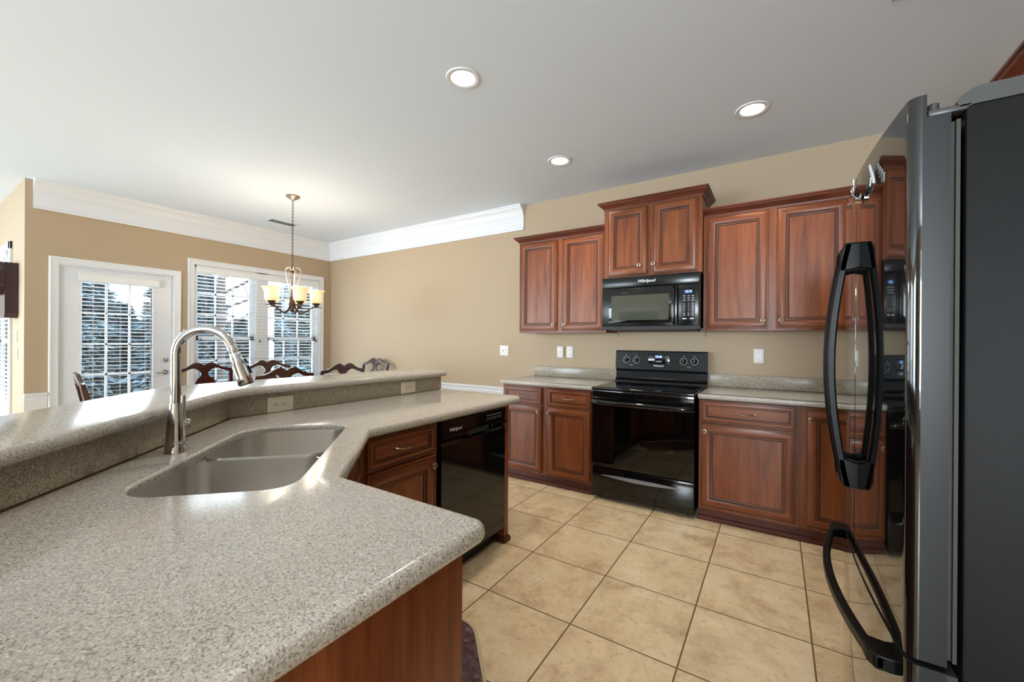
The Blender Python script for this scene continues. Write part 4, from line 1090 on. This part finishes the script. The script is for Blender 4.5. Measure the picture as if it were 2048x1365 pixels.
# chandelier
CX, CY = -4.228, 2.337
t = thing('chandelier', 'bronze chandelier with five lit amber glass shades over the dining area', 'chandelier', (CX, CY, 0))
UPM = HC
MB().lathe([(.066, HC), (.067, HC - .008), (.058, HC - .018), (.03, HC - .034), (.012, HC - .044), (.010, HC - .055), (0, HC - .057)], n=32).build('canopy', 'ironlight', t)
ch = MB(); z = HC - .052; k = 0
while z > 2.04:
    pts = []; L_, w_ = .021, .0085
    for q in range(0, 360, 30):
        a = R(q); u, v_ = w_ * math.cos(a), (L_ - .0) * math.sin(a)
        pts.append((u, 0, z - L_ + v_) if k % 2 == 0 else (0, u, z - L_ + v_))
    ch.tube(pts, .0022, 5, closed=True); z -= .033; k += 1
ch.build('chain', 'iron', t)
MB().lathe([(.0, 2.07), (.010, 2.065), (.014, 2.05), (.012, 2.03), (.016, 2.02), (.016, 2.00), (.008, 1.99), (.007, 1.86), (.012, 1.84), (.015, 1.80), (.024, 1.76), (.026, 1.70), (.034, 1.685), (.034, 1.675), (.022, 1.668), (.02, 1.62), (.012, 1.60), (.0, 1.595)], n=24).move(Matrix.Translation((0, 0, -.035))).build('center_column', 'iron', t, smooth=50)
NA = 5
for i in range(NA):
    a = R(61) + 2 * PI * i / NA; c_, s_ = math.cos(a), math.sin(a)
    P_ = lambda r, z: (r * .9 * c_, r * .9 * s_, z - .035)
    MB().tube([P_(.012, 2.035), P_(.03, 2.06), P_(.06, 2.065), P_(.085, 2.045), P_(.090, 2.015), P_(.075, 1.96), P_(.05, 1.89), P_(.03, 1.82), P_(.022, 1.75)], .0065, 8, flat=.5).build('scroll', 'ironlight', t)
    arm = MB().tube([P_(.02, 1.69), P_(.035, 1.64), P_(.065, 1.603), P_(.10, 1.592), P_(.14, 1.605), P_(.18, 1.635), P_(.215, 1.655), P_(.25, 1.662), P_(.29, 1.66), P_(.315, 1.652)], [.008, .008, .0078, .0075, .007, .007, .007, .006, .005, .002], 10, flat=.7).build('arm', 'iron', t)
    MB().lathe([(.0, 1.655), (.012, 1.66), (.016, 1.67), (.036, 1.688), (.04, 1.70), (.03, 1.702), (.0, 1.702)], P_(.25, 0), 20).build('shade_cup', 'iron', arm)
    MB().lathe([(.034, 1.700), (.052, 1.704), (.060, 1.718), (.062, 1.745), (.061, 1.775), (.064, 1.80), (.074, 1.822), (.088, 1.836), (.0865, 1.838), (.072, 1.826), (.061, 1.80), (.058, 1.775), (.058, 1.72), (.05, 1.708), (.034, 1.704)], P_(.25, 0), 32, cap=False).build('lamp_shade', 'shade', arm, smooth=60)
    MB().lathe([(.0, 1.705), (.012, 1.715), (.022, 1.745), (.026, 1.765), (.02, 1.785), (0, 1.793)], P_(.25, 0), 16).build('bulb', 'bulb', arm)
    l = bpy.data.lights.new('shade_glow', 'POINT'); l.energy = 3; l.color = (1, .88, .72); l.shadow_soft_size = .05
    o = bpy.data.objects.new('shade_glow', l); o.location = (CX + .225 * c_, CY + .225 * s_, 1.835); C.objects.link(o)

# ------------------------------------------------------------------ dining chairs
def make_chair():
    t = thing('dining_chair', 'x', 'chair', (0, 0, 0), 0, 'mahogany dining chairs')
    # local: back at y=0 (outer face toward -y), seat toward +y
    def lean(z): return -.10 * max(0, (z - .46) / .57) ** 1.3
    def bprism(poly, y0, y1, name):
        mb = MB().prism(poly, y0, y1)
        mb.v = [(x, y + lean(z), z) for x, y, z in mb.v]
        o = mb.build(name, 'mahog', t, smooth=35)
        m = o.modifiers.new('bevel', 'BEVEL'); m.width = .003; m.segments = 2; m.limit_method = 'ANGLE'; m.angle_limit = R(50)
        return o
    half_top = [(.0, 1.003), (.012, 1.006), (.035, 1.023), (.062, 1.030), (.09, 1.024), (.12, 1.006), (.15, .986), (.185, .972), (.22, .965), (.262, .962)]
    half_bot = [(.268, .93), (.235, .928), (.20, .932), (.165, .945), (.13, .962), (.10, .968), (.075, .962), (.052, .945), (.042, .93)]
    poly = half_top + half_bot + [(-x, z) for x, z in half_bot[::-1]] + [(-x, z) for x, z in half_top[::-1]][:-1]
    bprism(poly, -.014, .014, 'crest_rail')
    hs = [(.043, .935), (.033, .915), (.035, .895), (.055, .87), (.082, .845), (.098, .81), (.098, .77), (.08, .73), (.052, .69), (.04, .64), (.045, .58), (.06, .50), (.06, .46)]
    bprism(hs + [(-x, z) for x, z in hs[::-1]], -.007, .007, 'splat')
    for s_ in (-1, 1):
        po = [(s_ * x, z) for x, z in [(.268, .932), (.232, .928), (.226, .85), (.212, .75), (.205, .6), (.205, .40), (.243, .40), (.245, .6), (.252, .75), (.262, .85)]]
        bprism(po, -.016, .016, 'back_post')
    for s_ in (-1, 1):
        MB().tube([(s_ * .222, .01, .42), (s_ * .222, .0, .2), (s_ * .225, -.05, .0)], [.022, .02, .016], 8).build('leg', 'mahog', t)
        MB().tube([(s_ * .225, .43, .43), (s_ * .235, .445, .36), (s_ * .225, .435, .25), (s_ * .22, .425, .08), (s_ * .228, .445, .02), (s_ * .228, .445, .0)], [.03, .03, .022, .014, .022, .024], 10).build('leg', 'mahog', t)
    MB().prism([(-.215, .0), (.215, .0), (.25, .46), (.2, .475), (-.2, .475), (-.25, .46)], .395, .445, 'XY').build('seat_frame', 'mahog', t)
    MB().prism([(-.20, .02), (.20, .02), (.235, .45), (.19, .465), (-.19, .465), (-.235, .45)], .445, .475, 'XY').build('seat_cushion', 'cushion', t)
    return t
chair = make_chair()
spots = [(-4.26, .885, R(-7), 'mahogany dining chair at far left, turned sideways before the patio door'),
         (-5.06, 1.90, R(-90), 'mahogany dining chair seen facing, behind the faucet and before the window'),
         (-5.10, 2.57, R(-90), 'mahogany dining chair farthest back, half hidden by the chair before it'),
         (-3.84, 2.02, R(90), 'mahogany dining chair with back to the bar, overlapping the one behind'),
         (-3.98, 2.71, R(90), 'mahogany dining chair with back to the bar, in front of the window corner'),
         (-4.66, 3.66, R(180), 'dark dining chair against the side wall, rightmost of the chairs')]
for i, (x, y, rz, lab) in enumerate(spots):
    c_ = chair if i == 0 else copy_tree(chair)
    c_.location = (x, y, 0); c_.rotation_euler = (0, 0, rz); c_['label'] = lab; c_['group'] = 'mahogany dining chairs'

# ------------------------------------------------------------------ wall clock
t = thing('wall_clock', 'dark wood schoolhouse wall clock at the left edge', 'clock', (-6.30, YR, 1.73))
mb = MB().prism([(-.13, -.215), (-.09, -.257), (.11, -.257), (.145, -.215), (.145, .27), (-.13, .27)], -.086, 0)
mb.build('case', 'clockwood', t, smooth=0)
oc = [(.17 * math.cos(R(22.5 + 45 * i)), .17 * math.sin(R(22.5 + 45 * i)) + .12) for i in range(8)]
MB().prism(oc, -.125, -.086).build('bezel', 'clockwood', t, smooth=0)
dial = MB().lathe([(.0, -.128), (.128, -.128), (.13, -.124)], (0, 0, .12), 40, 'Y', cap=False).build('dial', 'clockface', t)
MB().lathe([(.128, -.124), (.128, -.134), (.138, -.134), (.142, -.124)], (0, 0, .12), 40, 'Y', cap=False).build('brass_ring', 'pewter', t)
hd = MB().box(-.003, .003, -.131, -.129, .12, .20).box(-.003, .06, -.131, -.129, .117, .123); hd.build('hands', 'slot', dial, smooth=0)
for i, s_ in enumerate(['12', '1', '2', '3', '4', '5', '6', '7', '8', '9', '10', '11']):
    a = R(90 - 30 * i); text(s_, .03, (.102 * math.cos(a), -.1295, .12 + .102 * math.sin(a)), (R(90), 0, 0), 'slot', dial, 'numeral')

# ------------------------------------------------------------------ outdoors
struct(MB().box(-60, -6.03, -30, 40, -.75, -.6).build('ground', 'lawn', smooth=0))
dk = MB()
for i in range(20): dk.box(-8.9, -6.04, .1 + i * .15, .1 + i * .15 + .143, -.13, -.1)
tag(dk.box(-8.9, -6.04, .1, 3.1, -.2, -.13).build('deck', 'deck', smooth=0), 'grey-blue deck boards outside the patio door', 'deck')
def conifer(x, y, h, r, label, mat='needle', dens=1.0, name='spruce_tree'):
    t = thing(name, label, 'tree', (x, y, -.6), random.uniform(0, 6), 'evergreens outside')
    MB().tube([(0, 0, 0), (0, 0, h * .5), (0, 0, h * .97)], [.14, .09, .02], 8).build('trunk', 'bark', t)
    vs = []; fs = []
    n = int(7000 * dens)
    for i in range(n):
        u = random.random() ** .75; z = h * (.06 + .93 * u); rr = r * (1 - u) ** .85 * (.35 + .65 * random.random() ** .5) + .05
        rr *= 1 + .18 * math.sin(z * 7)
        a = random.uniform(0, 2 * PI); p = Vector((rr * math.cos(a), rr * math.sin(a), z - rr * .22))
        d1 = Vector((math.cos(a), math.sin(a), random.uniform(-.5, .25))).normalized(); d2 = d1.cross(Vector((random.uniform(-.4, .4), random.uniform(-.4, .4), 1))).normalized()
        L_ = random.uniform(.22, .5); w_ = random.uniform(.05, .11); o = len(vs)
        vs += [p - d1 * L_ * .4, p + d2 * w_, p + d1 * L_ * .6, p - d2 * w_]; fs.append((o, o + 1, o + 2, o + 3))
    MB().add(vs, fs).build('foliage', mat, t, smooth=0)
    return t
E_T = [(-12.4, 2.30, 3.9, .95, 'blue-green spruce at the left of the patio door glass', 'needle', 1.2),
       (-13.2, 3.10, 2.75, 1.1, 'low blue-green spruce in the middle of the patio door glass', 'needle', 1.2),
       (-11.9, 3.62, 3.2, .8, 'blue-green spruce at the right of the patio door glass', 'needle', 1.1),
       (-12.9, 4.75, 3.7, 1.0, 'spruce at the left of the dining window', 'needle', 1.2),
       (-13.6, 5.95, 2.5, 1.0, 'low cedar in the gap of sky in the dining window', 'needle2', 1.0),
       (-12.2, 6.05, 3.3, .85, 'spruce before the centre of the dining window', 'needle', 1.1),
       (-13.0, 7.60, 3.5, 1.2, 'grey-green cedar in the right half of the dining window', 'needle2', 1.2),
       (-18.0, 1.5, 3.0, 2.0, 'broad distant cedar far behind the left spruce', 'needle2', .9),
       (-18.5, 5.8, 3.0, 2.2, 'broad distant cedar behind the patio door trees', 'needle2', .9),
       (-18.5, 10.2, 3.2, 2.2, 'broad distant cedar behind the dining window trees', 'needle2', .9)]
for a in E_T: conifer(*a)
# bare deciduous tree
t = thing('bare_tree', 'bare winter tree with thin branches outside the dining window', 'tree', (-10.6, 4.22, -.6))
tr = MB().tube([(0, 0, 0), (.02, .02, 2), (-.02, .03, 4), (.03, .0, 6.4), (.1, .0, 8)], [.10, .085, .075, .06, .03], 8).build('trunk', 'bark', t)
bm_ = MB(); rnd = random.Random(3)
def branch(p, d, L_, r_, dep):
    pts = [p]; q = p.copy(); dd = d.copy()
    for i in range(4):
        dd = (dd + Vector((rnd.uniform(-.25, .25), rnd.uniform(-.25, .25), rnd.uniform(-.12, .2)))).normalized(); q = q + dd * L_ / 4; pts.append(q.copy())
    bm_.tube(pts, [r_, r_ * .8, r_ * .6, r_ * .45, r_ * .3], 5)
    if dep > 0:
        for k in range(3):
            i = rnd.randint(1, 4); d2 = (dd + Vector((rnd.uniform(-.9, .9), rnd.uniform(-.9, .9), rnd.uniform(-.4, .6)))).normalized(); branch(pts[i], d2, L_ * .6, r_ * .45, dep - 1)
for i in range(14):
    z = 2.2 + i * .36; a = rnd.uniform(0, 2 * PI); branch(Vector((.02, .05, z)), Vector((math.cos(a), math.sin(a), .35)), rnd.uniform(1.2, 2.1), .035, 2)
bm_.build('branches', 'bark', t)
# neighbouring house and porch column
t = thing('neighbour_house', 'pale grey house beyond the trees outside the dining window', 'house', (-26, 19, -.6))
MB().box(-4, 4, -5, 5, 0, 4.6).build('wall', 'siding', t, smooth=0)
MB().prism([(-5.4, 4.5), (5.4, 4.5), (0, 7.2)], -4.3, 4.3, 'YZ').build('roof', 'roof', t, smooth=0)
for y in (-3, 0, 3): MB().box(4.0, 4.03, y - .5, y + .5, 1.4, 3.0).build('window', 'glass', t, smooth=0)
t = thing('porch_column', 'white porch column just outside the dining window', 'column', (-6.75, 3.30, -.6))
MB().rbox(-.09, .09, -.10, .10, .0, 3.9, .006).build('shaft', 'white', t)
MB().rbox(-.13, .13, -.14, .14, .0, .3, .01).build('base', 'white', t)
